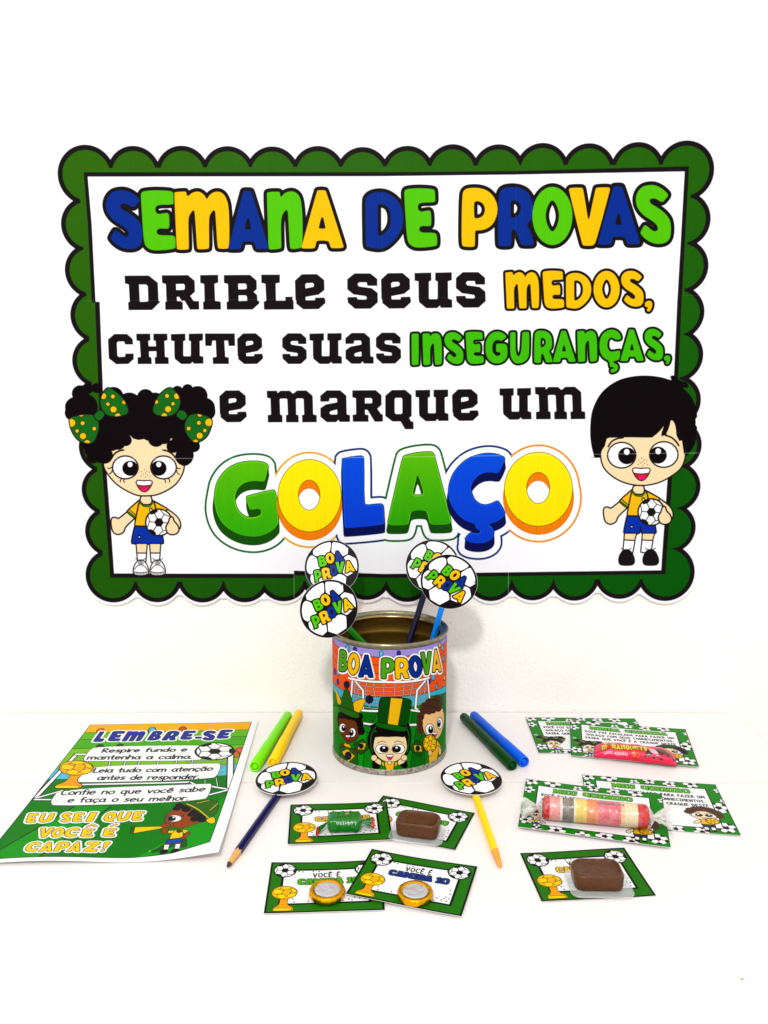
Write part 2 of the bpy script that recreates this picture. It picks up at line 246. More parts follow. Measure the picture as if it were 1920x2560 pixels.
# ---------------------------------------------------------------- pen letters: centre lines, unit height (cap 0..1, x-height .35..1)
def _arc(cx, cy, rx, ry, a0, a1, n=15): return [tuple(q) for q in ell(cx, cy, rx, ry, 0, n, a0, a1 if abs(a1 - a0) < 360 else a0 + (a1 - a0) * .999)]
PEN = {
'a': (.55, [_arc(.24, .68, .22, .3, -20, -340), [(.47, .38), (.47, .9), (.54, .98)]]), 'b': (.5, [[(.03, 0), (.03, .97)], _arc(.24, .68, .21, .3, 180, 540)]),
'c': (.46, [_arc(.25, .68, .23, .3, -45, -315)]), 'd': (.52, [_arc(.24, .68, .21, .3, 0, 360), [(.46, 0), (.46, .97)]]),
'e': (.5, [[(.04, .66), (.45, .64)] + _arc(.24, .67, .22, .3, -5, -310)]), 'f': (.34, [[(.34, .05), (.22, 0), (.13, .1), (.13, .98)], [(0, .4), (.3, .4)]]),
'h': (.48, [[(.03, 0), (.03, .98)], [(.03, .6), (.2, .38), (.38, .42), (.43, .6), (.43, .98)]]), 'i': (.1, [[(.05, .4), (.05, .97)], [(.05, .18), (.05, .2)]]),
'l': (.1, [[(.05, 0), (.05, .97)]]), 'm': (.78, [[(.03, .4), (.03, .97)], [(.03, .6), (.16, .4), (.32, .42), (.37, .6), (.37, .97)], [(.37, .6), (.5, .4), (.66, .42), (.72, .6), (.72, .97)]]),
'n': (.48, [[(.03, .4), (.03, .97)], [(.03, .6), (.2, .38), (.38, .42), (.43, .6), (.43, .97)]]), 'o': (.5, [_arc(.25, .68, .23, .3, 0, 360)]),
'p': (.5, [[(.03, .4), (.03, 1.35)], _arc(.24, .68, .21, .3, 180, 540)]), 'q': (.52, [_arc(.24, .68, .21, .3, 0, 360), [(.46, .4), (.46, 1.35)]]),
'r': (.34, [[(.03, .4), (.03, .97)], [(.03, .62), (.14, .42), (.32, .4)]]), 's': (.38, [[(.34, .44), (.2, .37), (.05, .46), (.1, .6), (.28, .7), (.34, .84), (.2, .97), (.03, .9)]]),
't': (.34, [[(.15, .1), (.15, .85), (.22, .97), (.33, .95)], [(0, .4), (.32, .4)]]), 'u': (.5, [[(.03, .4), (.05, .8), (.2, .97), (.38, .88), (.43, .6)], [(.43, .4), (.43, .97)]]),
'v': (.46, [[(.02, .4), (.22, .97), (.42, .4)]]), '.': (.1, [[(.05, .95), (.05, .97)]]), '!': (.12, [[(.06, 0), (.06, .65)], [(.06, .95), (.06, .97)]]), ' ': (.38, []),
'R': (.55, [[(.04, .02), (.04, .98)], [(.04, .04), (.3, 0), (.46, .14), (.42, .36), (.08, .5), (.5, .98)]]), 'L': (.46, [[(.04, 0), (.04, .97), (.44, .95)]]), 'C': (.56, [_arc(.32, .5, .29, .48, -50, -310)]),
'A': (.6, [[(0, 1), (.28, 0), (.56, 1)], [(.1, .68), (.46, .68)]]), 'D': (.56, [[(.04, 0), (.04, 1), (.3, .95), (.5, .7), (.5, .35), (.32, .06), (.04, 0)]]),
'E': (.46, [[(.42, 0), (.04, 0), (.04, 1), (.42, 1)], [(.04, .48), (.36, .48)]]), 'F': (.46, [[(.42, 0), (.04, 0), (.04, 1)], [(.04, .48), (.36, .48)]]),
'G': (.6, [_arc(.32, .5, .29, .48, -50, -290) + [(.54, .9), (.54, .55), (.34, .55)]]), 'H': (.56, [[(.04, 0), (.04, 1)], [(.5, 0), (.5, 1)], [(.04, .5), (.5, .5)]]),
'I': (.36, [[(.04, 0), (.3, 0)], [(.17, 0), (.17, 1)], [(.04, 1), (.3, 1)]]), 'M': (.7, [[(.04, 1), (.06, 0), (.34, .6), (.62, 0), (.64, 1)]]), 'N': (.6, [[(.04, 1), (.04, 0), (.52, 1), (.52, 0)]]),
'O': (.62, [_arc(.31, .5, .28, .48, 0, 360)]), 'P': (.5, [[(.04, 1), (.04, 0), (.34, .04), (.44, .25), (.34, .46), (.04, .52)]]), 'Q': (.64, [_arc(.31, .5, .28, .48, 0, 360), [(.38, .75), (.6, 1.05)]]),
'S': (.5, [[(.44, .1), (.25, 0), (.06, .14), (.12, .4), (.38, .55), (.44, .82), (.24, 1), (.03, .88)]]), 'T': (.52, [[(0, 0), (.5, 0)], [(.25, 0), (.25, 1)]]),
'U': (.56, [[(.04, 0), (.04, .7), (.16, .98), (.38, .98), (.5, .7), (.5, 0)]]), 'V': (.56, [[(0, 0), (.26, 1), (.52, 0)]]), 'Z': (.52, [[(.02, 0), (.48, 0), (.02, 1), (.5, 1)]]), 'B': (.5, [[(.04, 0), (.04, 1), (.34, .97), (.44, .75), (.32, .52), (.04, .48)], [(.04, 0), (.3, .03), (.38, .24), (.3, .46)]]),
'0': (.5, [_arc(.24, .5, .22, .48, 0, 360)]), '1': (.3, [[(.02, .2), (.16, 0), (.16, 1)]]), '2': (.5, [[(.04, .2), (.2, 0), (.42, .12), (.4, .4), (.04, 1), (.46, 1)]]), '3': (.5, [[(.04, .05), (.4, .05), (.2, .4), (.42, .6), (.38, .9), (.04, .95)]]), '4': (.5, [[(.36, 1), (.36, 0), (.02, .7), (.46, .7)]]), '7': (.5, [[(.02, 0), (.45, 0), (.15, 1)]]), '8': (.5, [_arc(.24, .25, .18, .24, 0, 360), _arc(.24, .73, .22, .25, 0, 360)]), '9': (.5, [_arc(.24, .28, .2, .27, 0, 360), [(.44, .3), (.4, .8), (.2, 1)]]), ':': (.15, [[(.05, .35), (.05, .37)], [(.05, .95), (.05, .97)]]), '/': (.4, [[(.02, 1.05), (.36, -.05)]]),
}
_ACC = {'ç': ('c', [[(.25, .98), (.32, 1.12), (.2, 1.22)]]), 'ã': ('a', [[(.08, .2), (.18, .12), (.3, .2), (.4, .12)]]), 'ê': ('e', [[(.1, .22), (.24, .06), (.38, .22)]]), 'Ê': ('E', [[(.08, -.14), (.22, -.3), (.36, -.14)]]), 'É': ('E', [[(.16, -.12), (.32, -.3)]]), 'Ç': ('C', [[(.32, 1), (.4, 1.14), (.26, 1.24)]]), 'é': ('e', [[(.2, .2), (.32, .05)]])}
for _k, (_b, _x) in _ACC.items(): PEN[_k] = (PEN[_b][0], PEN[_b][1] + _x)
def pen(txt, x0, y, H, w, x1=None, skew=0, gap=.13, rot=0):
    adv = [PEN[c][0] + gap for c in txt]; sx = H if x1 is None else (x1 - x0) / (sum(adv) - gap)
    out = []; x = 0; ca, sa = math.cos(math.radians(rot)), math.sin(math.radians(rot))
    for c, a in zip(txt, adv):
        for st in PEN[c][1]:
            q = np.array(st, float); X = (x + q[:, 0]) * sx + (1 - q[:, 1]) * H * skew; Y = q[:, 1] * H
            out.append(('s', [np.stack([x0 + X * ca - Y * sa, y + X * sa + Y * ca], -1)], w / 2))
        x += a
    return out
def crop(x0, y0, sc):
    "coordinates read off an enlarged view -> photograph pixels"
    return lambda q: np.stack([x0 + q[:, 0] / sc, y0 + q[:, 1] / sc], -1)
# ---------------------------------------------------------------- the banner
BLUE = (0, 56, 158); LIME = (96, 214, 8); YEL = (255, 196, 0); GRN = (52, 110, 20); SKIN = (255, 227, 180)
BX0, BX1, BZ0, BZ1, BPM = -.43, .43, CAMZ - .30, CAMZ + .30, 2300.0
def wall_T(q):
    w = on_wall(q); return np.stack([(w[:, 0] - BX0) * BPM, (BZ1 - w[:, 2]) * BPM], -1)
TOPC = [(277,400),(395,405),(513,400),(626,398),(738,400),(852,399),(962,399),(1074,396),(1189,396),(1300,390),(1414,394),(1532,399),(1652,391)]
BOTC = [(341,1474),(450.6,1468),(560,1476),(662,1480),(763,1472),(865,1472),(965,1474),(1070,1474),(1175,1474),(1279,1473),(1382,1472),(1492,1462),(1600,1466)]
LEFC = [(184,503),(189,622),(200,737),(211,847),(214,959),(222,1067),(231,1173),(238,1279),(246,1382)]
RIGC = [(1747,491),(1741,608.5),(1732,726),(1731,835),(1722,946),(1719,1056),(1723,1165),(1716,1271),(1706,1372)]
ARCS = []
def scallops():
    "wall-plane circles (x, z, r) in order round the banner, from the outer cusps of the black line"
    ARCS.clear()
    def w(p): q = on_wall(np.array([p], float))[0]; return np.array([q[0], q[2]])
    sides = [[w(p) for p in TOPC], [w(p) for p in RIGC], [w(p) for p in BOTC[::-1]], [w(p) for p in LEFC[::-1]]]
    R = .0312; out = []
    for i, s_ in enumerate(sides):
        for a, b in zip(s_[:-1], s_[1:]):
            m = (a + b) / 2; d = b - a; L = np.hypot(*d); n = np.array([d[1], -d[0]]) / L      # inward: right of travel
            r = max(R, L / 2 * 1.08); h = math.sqrt(r * r - L * L / 4); out.append((m[0] + n[0] * h, m[1] + n[1] * h, r)); ARCS.append((a, b))
        a, b = s_[-1], sides[(i + 1) % 4][0]                       # the corner: circle bulging outwards
        m = (a + b) / 2; d = b - a; L = np.hypot(*d); n = np.array([d[1], -d[0]]) / L
        r = math.hypot(L / 2, .0080); out.append((m[0] - n[0] * .0080, m[1] - n[1] * .0080, r)); ARCS.append((a, b))
    return out
def ball(cv, cx, cy, r, rot=0, lw=None, ry=None, white=(252, 252, 252), dark=BK, gold=False):
    "football: outline, seams from a central hexagon, dark rim patches"
    ry = ry or r; lw = lw or r * .07; k = ry / r
    def q(pts): return [(cx + x * r, cy + y * ry) for x, y in pts]
    rim = O(cx, cy, r, ry)
    cv.ink(rim, (255, 215, 0) if gold else white, dark, lw)
    hx = [(math.cos(math.radians(a + rot)), math.sin(math.radians(a + rot))) for a in range(0, 360, 60)]
    c0 = q([(.36 * x, .36 * y) for x, y in hx])
    if gold:
        cv.fill(P(c0), (253, 184, 20))
        for i in range(6): cv.fill(S([c0[i], c0[(i + 1) % 6]], lw * .8), (70, 50, 5))
    else: cv.fill(P(c0), dark)
    for i, (x, y) in enumerate(hx):
        cv.fill(S(q([(.36 * x, .36 * y), (.74 * x, .74 * y)]), lw * .75), (70, 50, 5) if gold else dark)
        a = math.atan2(y, x); o = [(.74 * x, .74 * y), (.86 * math.cos(a + .36), .86 * math.sin(a + .36)), (1.02 * math.cos(a + .3), 1.02 * math.sin(a + .3)), (1.02 * math.cos(a - .3), 1.02 * math.sin(a - .3)), (.86 * math.cos(a - .36), .86 * math.sin(a - .36))]
        if gold:
            cv.fill(P(q(o)), (248, 170, 20), clip=rim)
            cv.fill(S(q(o + o[:1]), lw * .7), (70, 50, 5), clip=rim)
        elif i % 2 == 0: cv.fill(P(q(o)), dark, clip=rim)
        else: cv.fill(S(q([(.74 * x, .74 * y), o[1], (1.0 * math.cos(a + .5), 1.0 * math.sin(a + .5))]), lw * .7), dark, clip=rim); cv.fill(S(q([(.74 * x, .74 * y), o[4], (1.0 * math.cos(a - .5), 1.0 * math.sin(a - .5))]), lw * .7), dark, clip=rim)
    cv.fill(S(cat(q([(math.cos(t), math.sin(t)) for t in np.linspace(0, 6.2831, 30)])), lw), dark)
def eye(cv, cx, cy, rx, ry, dx, lw, pr=.5, py=.0):
    cv.ink(O(cx, cy, rx, ry), (255, 255, 255), BK, lw)
    cl = O(cx, cy, rx, ry)
    cv.fill(O(cx + dx * rx, cy + py * ry, rx * pr * 1.12, ry * pr * 1.2), (18, 12, 14), clip=cl)
    cv.fill(O(cx + dx * rx * .98, cy - ry * .27, rx * .21, ry * .25), (255, 255, 255))
def mouth(cv, cx, cy, w, h, lw):
    m = P([(cx - w, cy - .1 * h), (cx, cy), (cx + w, cy - .1 * h), (cx + .78 * w, cy + .45 * h), (cx + .3 * w, cy + h), (cx - .25 * w, cy + h), (cx - .72 * w, cy + .5 * h)], r=w * .5)
    cv.ink(m, (225, 40, 50), BK, lw)
    cv.fill(P([(cx - w, cy - .12 * h), (cx, cy), (cx + w, cy - .12 * h), (cx + .78 * w, cy + .34 * h), (cx, cy + .42 * h), (cx - .76 * w, cy + .34 * h)]), (255, 255, 255), clip=m)
    cv.fill(O(cx + .12 * w, cy + .9 * h, .5 * w, .34 * h), (250, 20, 120), clip=m)
    cv.fill(S([(cx - .8 * w, cy + .36 * h), (cx, cy + .44 * h), (cx + .8 * w, cy + .36 * h)], lw * .7), BK, clip=m)
def freckles(cv, cx, cy, s):
    for x, y in [(-35, -12), (-8, -30), (0, 0), (35, -10), (-40, 25), (-20, 12), (-2, 38), (15, 18), (42, 28), (12, -15)]: cv.fill(O(cx + x * s, cy + y * s, 4.2 * s), (120, 80, 50))
def kid_body(cv, boy):
    "body of the two banner children, in the girl's crop coordinates"
    lw = 12
    # arm at the left
    cv.ink(P([(640,1330),(700,1370),(650,1420),(575,1490),(570,1530),(520,1555),(480,1535),(465,1490),(460,1410),(500,1405),(520,1425),(600,1360)], r=20), SKIN, BK, lw)
    cv.ink(P([(725,1245),(700,1262),(600,1350),(668,1405),(700,1370)], r=8), (255, 192, 22), BK, lw)
    cv.fill(P([(612,1345),(674,1392),(664,1405),(600,1358)]), (60, 120, 25)); cv.fill(S([(620,1335),(682,1385)], 7), BK)
    # far arm
    cv.ink(P([(820,1250),(940,1320),(1040,1390),(1075,1450),(1068,1510),(1030,1500),(980,1400),(840,1340)], r=25), SKIN, BK, lw)
    cv.ink(P([(815,1250),(960,1330),(870,1370),(840,1330)], r=10), (255, 192, 22), BK, lw)
    if boy:
        cv.ink(P([(672,1475),(640,1630),(775,1635),(786,1560),(800,1635),(925,1632),(895,1475)], r=8), (0, 60, 185), BK, lw)
    else:
        cv.ink(P([(672,1475),(640,1635),(925,1635),(890,1475)], r=12), (0, 60, 185), BK, lw)
    cv.ink(P([(715,1255),(670,1475),(880,1475),(835,1255)], r=8), (255, 192, 22), BK, lw)
    cv.ink(P([(728,1215),(718,1258),(745,1285),(805,1282),(820,1255),(808,1212)], r=8), SKIN, BK, lw)
    cv.fill(S([(712,1265),(738,1295),(768,1304),(805,1300),(832,1265)], 14, True), (60, 120, 25)); cv.fill(S([(718,1256),(745,1284),(770,1292),(802,1287),(824,1256)], 5, True), BK)
    cv.fill(O(812, 1335, 17, 17), (40, 100, 40)); cv.fill(O(812, 1337, 8), (230, 240, 230))
    for i in range(4): cv.fill(O(797 + i * 10, 1316, 3), (40, 100, 40))
    cv.fill(P([(695,1560),(722,1560),(720,1588),(708,1597),(697,1588)]), (20, 24, 40)); cv.fill(P([(703,1572),(715,1572),(715,1582),(703,1582)]), (240, 240, 240))
    ball(cv, 884, 1447, 116, rot=4, lw=9)
    cv.ink(P([(985,1405),(1005,1400),(1012,1440),(1055,1480),(1058,1530),(1015,1555),(965,1545),(945,1490),(975,1450)], r=25), SKIN, BK, lw)
    for x0, x1 in ([(680, 775), (800, 895)] if not boy else [(640, 735), (800, 895)]):
        cv.ink(P([(x0 + 5,1640),(x1,1640),(x1 - 6,1725),(x0 + 12,1725)] if not boy else [(x0 + 8,1640),(x1 + 12,1640),(x1 - 4,1700),(x0 + 4,1700)]), SKIN, BK, 10)
        cv.ink(P([(x0 + 12,1725),(x1 - 5,1725),(x1 - 12,1800),(x0 + 20,1800)] if not boy else [(x0 + 4,1700),(x1 - 2,1705),(x1 - 22,1810),(x0 - 6,1800)]), (255, 255, 255), BK, 10)
    for i, x in enumerate([722, 872] if not boy else [660, 875]):
        sh = P([(x - 62,1900),(x - 62,1850),(x - 35,1800),(x - 10,1785),(x + 15,1785),(x + 42,1805),(x + 66,1855),(x + 68,1900),(x + 40,1915),(x - 40,1915)], r=25)
        if boy: cv.fill(sh, BK, 10)
        else:
            cv.ink(sh, (255, 255, 255), BK, 9); cv.fill(S([(x - 58,1868),(x - 30,1835),(x + 5,1826),(x + 38,1840),(x + 62,1872)], 6, True), BK); cv.fill(S([(x - 62,1885),(x,1896),(x + 66,1885)], 6), BK)
            for k in range(-4, 5): cv.fill(S([(x + 13 * k, 1893), (x + 13 * k, 1912)], 4), BK)
            for k in range(3): cv.fill(S([(x - 22, 1800 + 9 * k), (x + 24, 1800 + 9 * k)], 4), BK)
        cv.fill(S([(x - 45,1768),(x - 20,1782),(x,1792),(x + 22,1780),(x + 45,1768)], 6, True), BK)
def girl(cv):
    kid_body(cv, False)
    K = (20, 12, 15); hair = [(100,640,0),]
    blobs = [(185,300,75),(250,255,50),(330,250,45),(140,420,90),(120,470,72),(220,420,120),(620,400,110),(765,335,76),(850,380,90),(1050,280,50),(1140,265,50),(1230,320,88),(1290,430,95),(1310,460,78),(1200,430,110),
             (230,620,110),(300,720,110),(300,860,60),(370,860,60),(290,800,70),(450,640,180),(640,560,200),(880,560,200),(1050,640,150),(1150,740,95),(1200,770,50),(1130,850,65),(1120,900,42),(480,330,90),(1000,330,60),(500,480,120),(1000,480,150),(760,500,180),(1100,330,62),(1000,715,34),(420,740,60),(1110,800,50)]
    cv.fill([O(x, y, r) for x, y, r in blobs], K)
    cv.ink(P([(395,920),(430,1010),(520,1110),(660,1190),(760,1205),(880,1190),(1010,1120),(1080,1030),(1105,930),(1080,780),(1000,700),(760,660),(540,700),(430,800)], sm=True), SKIN, BK, 12)
    cv.fill([O(x, y, r) for x, y, r in [(400,850,74),(520,730,70),(590,715,52),(710,640,70),(860,700,74),(930,690,60),(1010,770,58),(1110,860,80),(1105,905,38),(470,760,50),(800,640,80),(1050,740,60)]], K)
    cv.fill(P([(655,700),(700,712),(775,700),(850,640),(600,640)]), K)
    for (cx, cy, dx) in ((585, 957, .4), (925, 957, -.4)):
        eye(cv, cx, cy, 108, 96, dx, 12, .58, .08)
    cv.fill(S([(460,880),(490,835),(530,810),(570,802)], 14, True), BK); cv.fill(S([(922,802),(970,815),(1010,845),(1040,885)], 14, True), BK)
    for s_ in ([(428,962),(448,966),(468,950)],[(444,1015),(462,1000),(470,975)],[(1075,965),(1055,968),(1040,950)],[(1065,1020),(1048,1005),(1040,980)],[(540,1085),(542,1070),(552,1058)],[(576,1090),(570,1075),(580,1060)],[(942,1092),(942,1078),(934,1064)],[(978,1088),(980,1072),(970,1060)]):
        cv.fill(S(s_, 8, True), BK)
    freckles(cv, 765, 1008, 1.0); mouth(cv, 752, 1082, 75, 88, 9)
    def bow(a, b, knot):
        for sh in (a, b): cv.ink(P(sh, sm=True), (30, 118, 34), BK, 9)
        for sh, dots in ((a, A), (b, B)):
            for (x, y, r) in dots:
                cv.fill(O(x, y, r + 4), BK, clip=P(sh, sm=True)); cv.fill(O(x, y, r), (248, 196, 20), clip=P(sh, sm=True))
        cv.ink(P(knot, r=18), (30, 118, 34), BK, 9)
    A = [(390,322,26),(475,325,18),(573,377,17),(430,393,16),(480,440,28),(518,500,26)]; B = [(105,560,36),(205,563,18),(308,612,17),(156,632,16),(208,678,28),(245,738,26),(192,480,24)]
    bow([(430,250),(530,310),(590,390),(605,470),(520,500),(430,490),(375,430),(370,340)], [(90,530),(150,500),(240,488),(310,500),(345,560),(340,640),(290,735),(180,720),(115,640)], [(355,440),(410,480),(350,550),(298,500)])
    A = [(1045,322,26),(957,320,18),(862,374,17),(1010,390,16),(966,438,28),(932,498,26)]; B = [(1330,556,34),(1240,560,18),(1150,611,17),(1293,628,16),(1248,674,28),(1210,732,24),(1248,486,20)]
    bow([(990,250),(900,300),(855,370),(835,460),(900,497),(1000,490),(1060,430),(1068,340)], [(1350,530),(1250,485),(1160,495),(1118,570),(1130,650),(1200,730),(1290,700),(1340,620)], [(1083,437),(1030,490),(1100,545),(1145,490)])
def boy(cv):
    "in the boy's own crop coordinates"
    base = cv.T; cv.use(lambda q: base(q + np.array([-72., -92.]) )); 
    # body drawn in the girl's coordinates, moved to the boy's
    kid_body(cv, True); cv.use(base)
    K = (18, 10, 14)
    cv.fill(P([(268,600),(290,440),(370,290),(500,190),(640,148),(780,140),(900,155),(985,178),(980,150),(1000,138),(1030,150),(1060,180),(1120,200),(1142,230),(1125,248),(1095,250),(1160,320),(1205,420),(1218,520),(1212,650),(1190,760),(1110,870),(1060,900),(330,870),(305,860),(275,740)], sm=True), K)
    cv.ink(P([(365,830),(400,760),(420,690),(820,690),(1000,660),(1085,720),(1108,840),(1075,950),(1000,1020),(880,1085),(740,1112),(600,1095),(480,1040),(390,950)], sm=True), SKIN, BK, 12)
    cv.fill(P([(340,860),(300,740),(420,640),(540,600),(820,560),(1000,600),(1110,700),(1110,845),(1100,830),(1083,715),(1060,722),(1030,660),(1028,600),(1000,540),(980,530),(970,600),(935,665),(905,670),(897,650),(920,585),(880,640),(800,690),(735,683),(610,688),(520,690),(440,692),(415,700),(398,760),(362,815),(352,850)]), K)
    cv.fill(P([(985,530),(1012,548),(1030,600),(1035,680),(1046,718),(1000,684),(938,668),(962,620),(978,570)], r=14), SKIN)
    cv.fill(P([(926,580),(905,612),(868,652),(815,692),(902,704),(900,655),(915,615)], r=10), SKIN)
    cv.fill(O(322, 848, 24, 24), K)
    for (cx, cy, dx) in ((548, 848, .38), (922, 842, -.42)):
        eye(cv, cx, cy, 120, 108, dx, 12, .58, .05)
    cv.fill(S([(428,772),(460,725),(510,700),(560,692)], 14, True), BK); cv.fill(S([(940,672),(990,690),(1030,725),(1055,762)], 14, True), BK)
    freckles(cv, 735, 905, 1.0); mouth(cv, 722, 972, 82, 98, 9)
def gcol(t, b): return lambda box: (np.array(t, np.float32) + (np.array(b, np.float32) - np.array(t, np.float32)) * np.linspace(0, 1, max(box[3] - box[2], 1), dtype=np.float32)[:, None, None])
def banner():
    cv = Canvas((BX1 - BX0) * BPM, (BZ1 - BZ0) * BPM, (250, 250, 253))
    SC = scallops()
    cv.use(lambda q: np.stack([(q[:, 0] - BX0) * BPM, (BZ1 - q[:, 1]) * BPM], -1))
    for x, z, r in SC: cv.fill(('s', [np.array([[x, z]])], r), BK)
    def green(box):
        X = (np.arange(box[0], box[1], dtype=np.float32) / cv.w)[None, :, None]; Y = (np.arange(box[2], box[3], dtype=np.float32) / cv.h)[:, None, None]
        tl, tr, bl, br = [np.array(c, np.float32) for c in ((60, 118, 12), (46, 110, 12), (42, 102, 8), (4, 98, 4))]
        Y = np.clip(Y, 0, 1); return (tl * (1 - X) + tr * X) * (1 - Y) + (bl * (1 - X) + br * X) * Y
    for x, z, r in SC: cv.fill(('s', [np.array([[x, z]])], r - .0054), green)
    cv.use(wall_T)
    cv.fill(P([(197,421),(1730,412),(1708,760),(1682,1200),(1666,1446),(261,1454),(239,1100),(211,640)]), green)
    fr = [(212,433),(960,433),(1292,430),(1720,418),(1701,760),(1692,962),(1674,1260),(1661,1433),(1270,1438),(960,1442),(735,1436),(735,1443),(278,1442),(255,1140),(240,755),(232,755),(222,560)]
    ins = [(220,442),(960,441),(1292,437),(1711,429),(1692,760),(1683,962),(1664,1260),(1652,1425),(1270,1430),(960,1434),(735,1426),(735,1434),(286,1433),(264,1140),(250,755),(240,755),(230,560)]
    cv.fill(P(fr), BK, 1.3); cv.fill(P(ins), (250, 250, 253))
    # SEMANA DE PROVAS
    def row(items, ol, w, order=None):
        for g, c in items: cv.fill(g, ol, w)
        for g, c in items: cv.fill(g, c)
    row([(glyph('S', 265, 475.5, 357, 624), BLUE), (glyph('E', 352.5, 476, 440, 627), LIME), (glyph('m', 436, 478.5, 574, 625), YEL), (glyph('A', 571, 477.5, 671, 624), BLUE),
         (glyph('n', 667, 478, 757, 624.5), LIME), (glyph('A', 753.5, 476, 859, 622), YEL), (glyph('D', 913, 480, 1008.5, 623), BLUE), (glyph('E', 1010, 471, 1093, 620), LIME),
         (glyph('P', 1153.5, 470, 1244, 618), YEL), (glyph('R', 1244, 468, 1333.5, 616.5), BLUE), (glyph('O', 1330, 467.5, 1430.5, 613.5), LIME), (glyph('V', 1421.6, 468.5, 1524.5, 615), YEL),
         (glyph('A', 1493, 466, 1599, 612.5), BLUE), (glyph('S', 1588, 462.5, 1676.5, 611), LIME)], (30, 24, 26), 8.8)
    c6 = 4.1475; b6 = lambda a, b, c, d: (1250 + a / c6, 660 + b / c6, 1250 + c / c6, 660 + d / c6)
    row([(glyph(ch, *b6(*bx)), YEL) for ch, bx in [('m', (52,83,403,465)),('E', (438,70,663,465)),('D', (680,92,944,465)),('O', (965,72,1238,452)),('S', (1250,70,1485,445)),(',', (1496,378,1578,497))]], (30, 24, 26), 6.0)
    c7 = 5.027; b7 = lambda a, b, c, d: (1020 + a / c7, 810 + b / c7, 1020 + c / c7, 810 + d / c7)
    c8 = 4.74; b8 = lambda a, b, c, d: (1340 + a / c8, 810 + b / c8, 1340 + c / c8, 810 + d / c8)
    lg = (74, 206, 6)
    row([(glyph(ch, *b7(*bx)), lg) for ch, bx in [('I', (42,118,135,518)),('n', (180,113,426,518)),('S', (455,100,695,505)),('E', (722,97,950,503)),('G', (970,93,1250,500)),('U', (1280,98,1522,500))]] +
        [(glyph(ch, *b8(*bx)), lg) for ch, bx in [('R', (-25,78,192,462)),('A', (195,80,466,452)),('n', (483,78,722,450)),('c', (745,65,1005,577)),('A', (995,65,1272,440)),('S', (1280,55,1502,433)),(',', (1510,368,1590,480))]], (22, 28, 18), 5.2)
    # black slab words, each letter where it is read off the photograph
    def slab(ch, x0, y0, x1, y1): cv.fill(glyph(ch, x0, y0, x1, y1, font=SL), (30, 20, 24))
    def raw(ch, T):
        cv.fill(('p', [T(np.array(q, float)) for q in _SL[ch]], 0), (30, 20, 24))
    T1 = crop(300, 660, 4.608); [raw(c, T1) for c in 'DRIB']
    T2 = crop(650, 660, 5.721); raw('L', T2); raw('e', T2)
    T3 = crop(930, 660, 5.53); raw('u', T3); raw('s', T3)
    slab('e', 952.5, 683, 1027, 771.5); slab('s', 868.5, 684, 944.5, 772)
    T4 = crop(260, 810, 4.046); [raw(c, T4) for c in 'CHT']
    slab('u', 428, 834, 509, 910); slab('e', 593.5, 833.5, 657.5, 910)
    T5 = crop(690, 810, 5.027); raw('a', T5); slab('s', 706, 833.5, 767, 910); slab('u', 774, 833, 855, 910); slab('s', 940, 832, 1002.5, 909)
    T6 = crop(530, 950, 5.184); raw('m', T6); slab('e', 549, 976, 617, 1055.5)
    T7 = crop(790, 950, 3.95); raw('r', T7); raw('q', T7); slab('a', 801, 976, 875, 1055); slab('u', 1038.5, 974, 1121, 1053); slab('e', 1130, 973, 1196, 1052)
    T8 = crop(1200, 950, 5.721); slab('u', 1248.5, 970, 1328, 1049); slab('m', 1337, 967, 1462.5, 1048)
    # GOLACO with printed side walls
    sa, sb, sc = crop(500, 1100, 4.366), crop(820, 1100, 4.879), crop(1080, 1100, 4.366)
    def sh(fn, *r, rr=28): return ('p', [fn(rnd(q, rr, 2)) for q in r], 0)
    L_ = [
     (sh(sa, [(753,275),(740,330),(712,445),(690,455),(590,445),(490,465),(420,520),(385,600),(388,690),(420,770),(490,830),(560,845),(668,820),(665,745),(555,765),(535,745),(505,640),(510,610),(790,540),(820,550),(835,600),(860,890),(850,930),(780,1000),(680,1045),(570,1058),(430,1035),(290,960),(200,850),(155,700),(160,560),(190,440),(280,320),(400,250),(550,225),(700,235)], rr=22), (104,206,0), (58,186,8), (28,92,6), (20,110,40)),
     (('p', [sa(ell(1197,606,343,393,n=48)), sa(ell(1193,600,120,166))], 0), (255,238,0), (255,230,0), (248,134,12), (246,170,30)),
     (sh(sb, [(165,240),(190,218),(400,188),(440,205),(440,795),(640,772),(680,790),(690,1010),(670,1035),(225,1078),(200,1065)]), (0,88,240), (0,72,226), (10,22,92), (16,44,110)),
     (sh(sb, [(905,215),(930,185),(1080,150),(1250,138),(1290,160),(1305,210),(1500,960),(1498,1005),(1470,1030),(1270,1035),(1235,1015),(1200,855),(1015,860),(990,1010),(960,1040),(745,1040),(728,1010),(735,960)], [(1093,410),(1170,665),(1030,670)]), (104,206,0), (58,180,8), (28,92,6), (20,105,30)),
     (sh(sc, [(795,190),(790,230),(740,345),(710,365),(630,350),(540,365),(460,430),(420,510),(440,600),(480,670),(560,710),(640,695),(705,660),(730,670),(795,780),(795,820),(760,860),(680,900),(610,920),(660,950),(678,1000),(670,1060),(620,1105),(540,1128),(450,1125),(380,1105),(358,1080),(365,1060),(410,1010),(440,1005),(500,1020),(528,1000),(510,980),(470,960),(475,918),(380,890),(290,830),(210,720),(170,600),(190,440),(260,310),(380,200),(520,150),(640,140),(740,160)], rr=22), (0,88,240), (0,72,226), (14,22,92), (10,52,130)),
     (('p', [sc(ell(1160,536,370,402,n=48)), sc(ell(1157,522,128,172))], 0), (255,238,0), (255,230,0), (248,134,12), (246,150,30))]
    ext = []
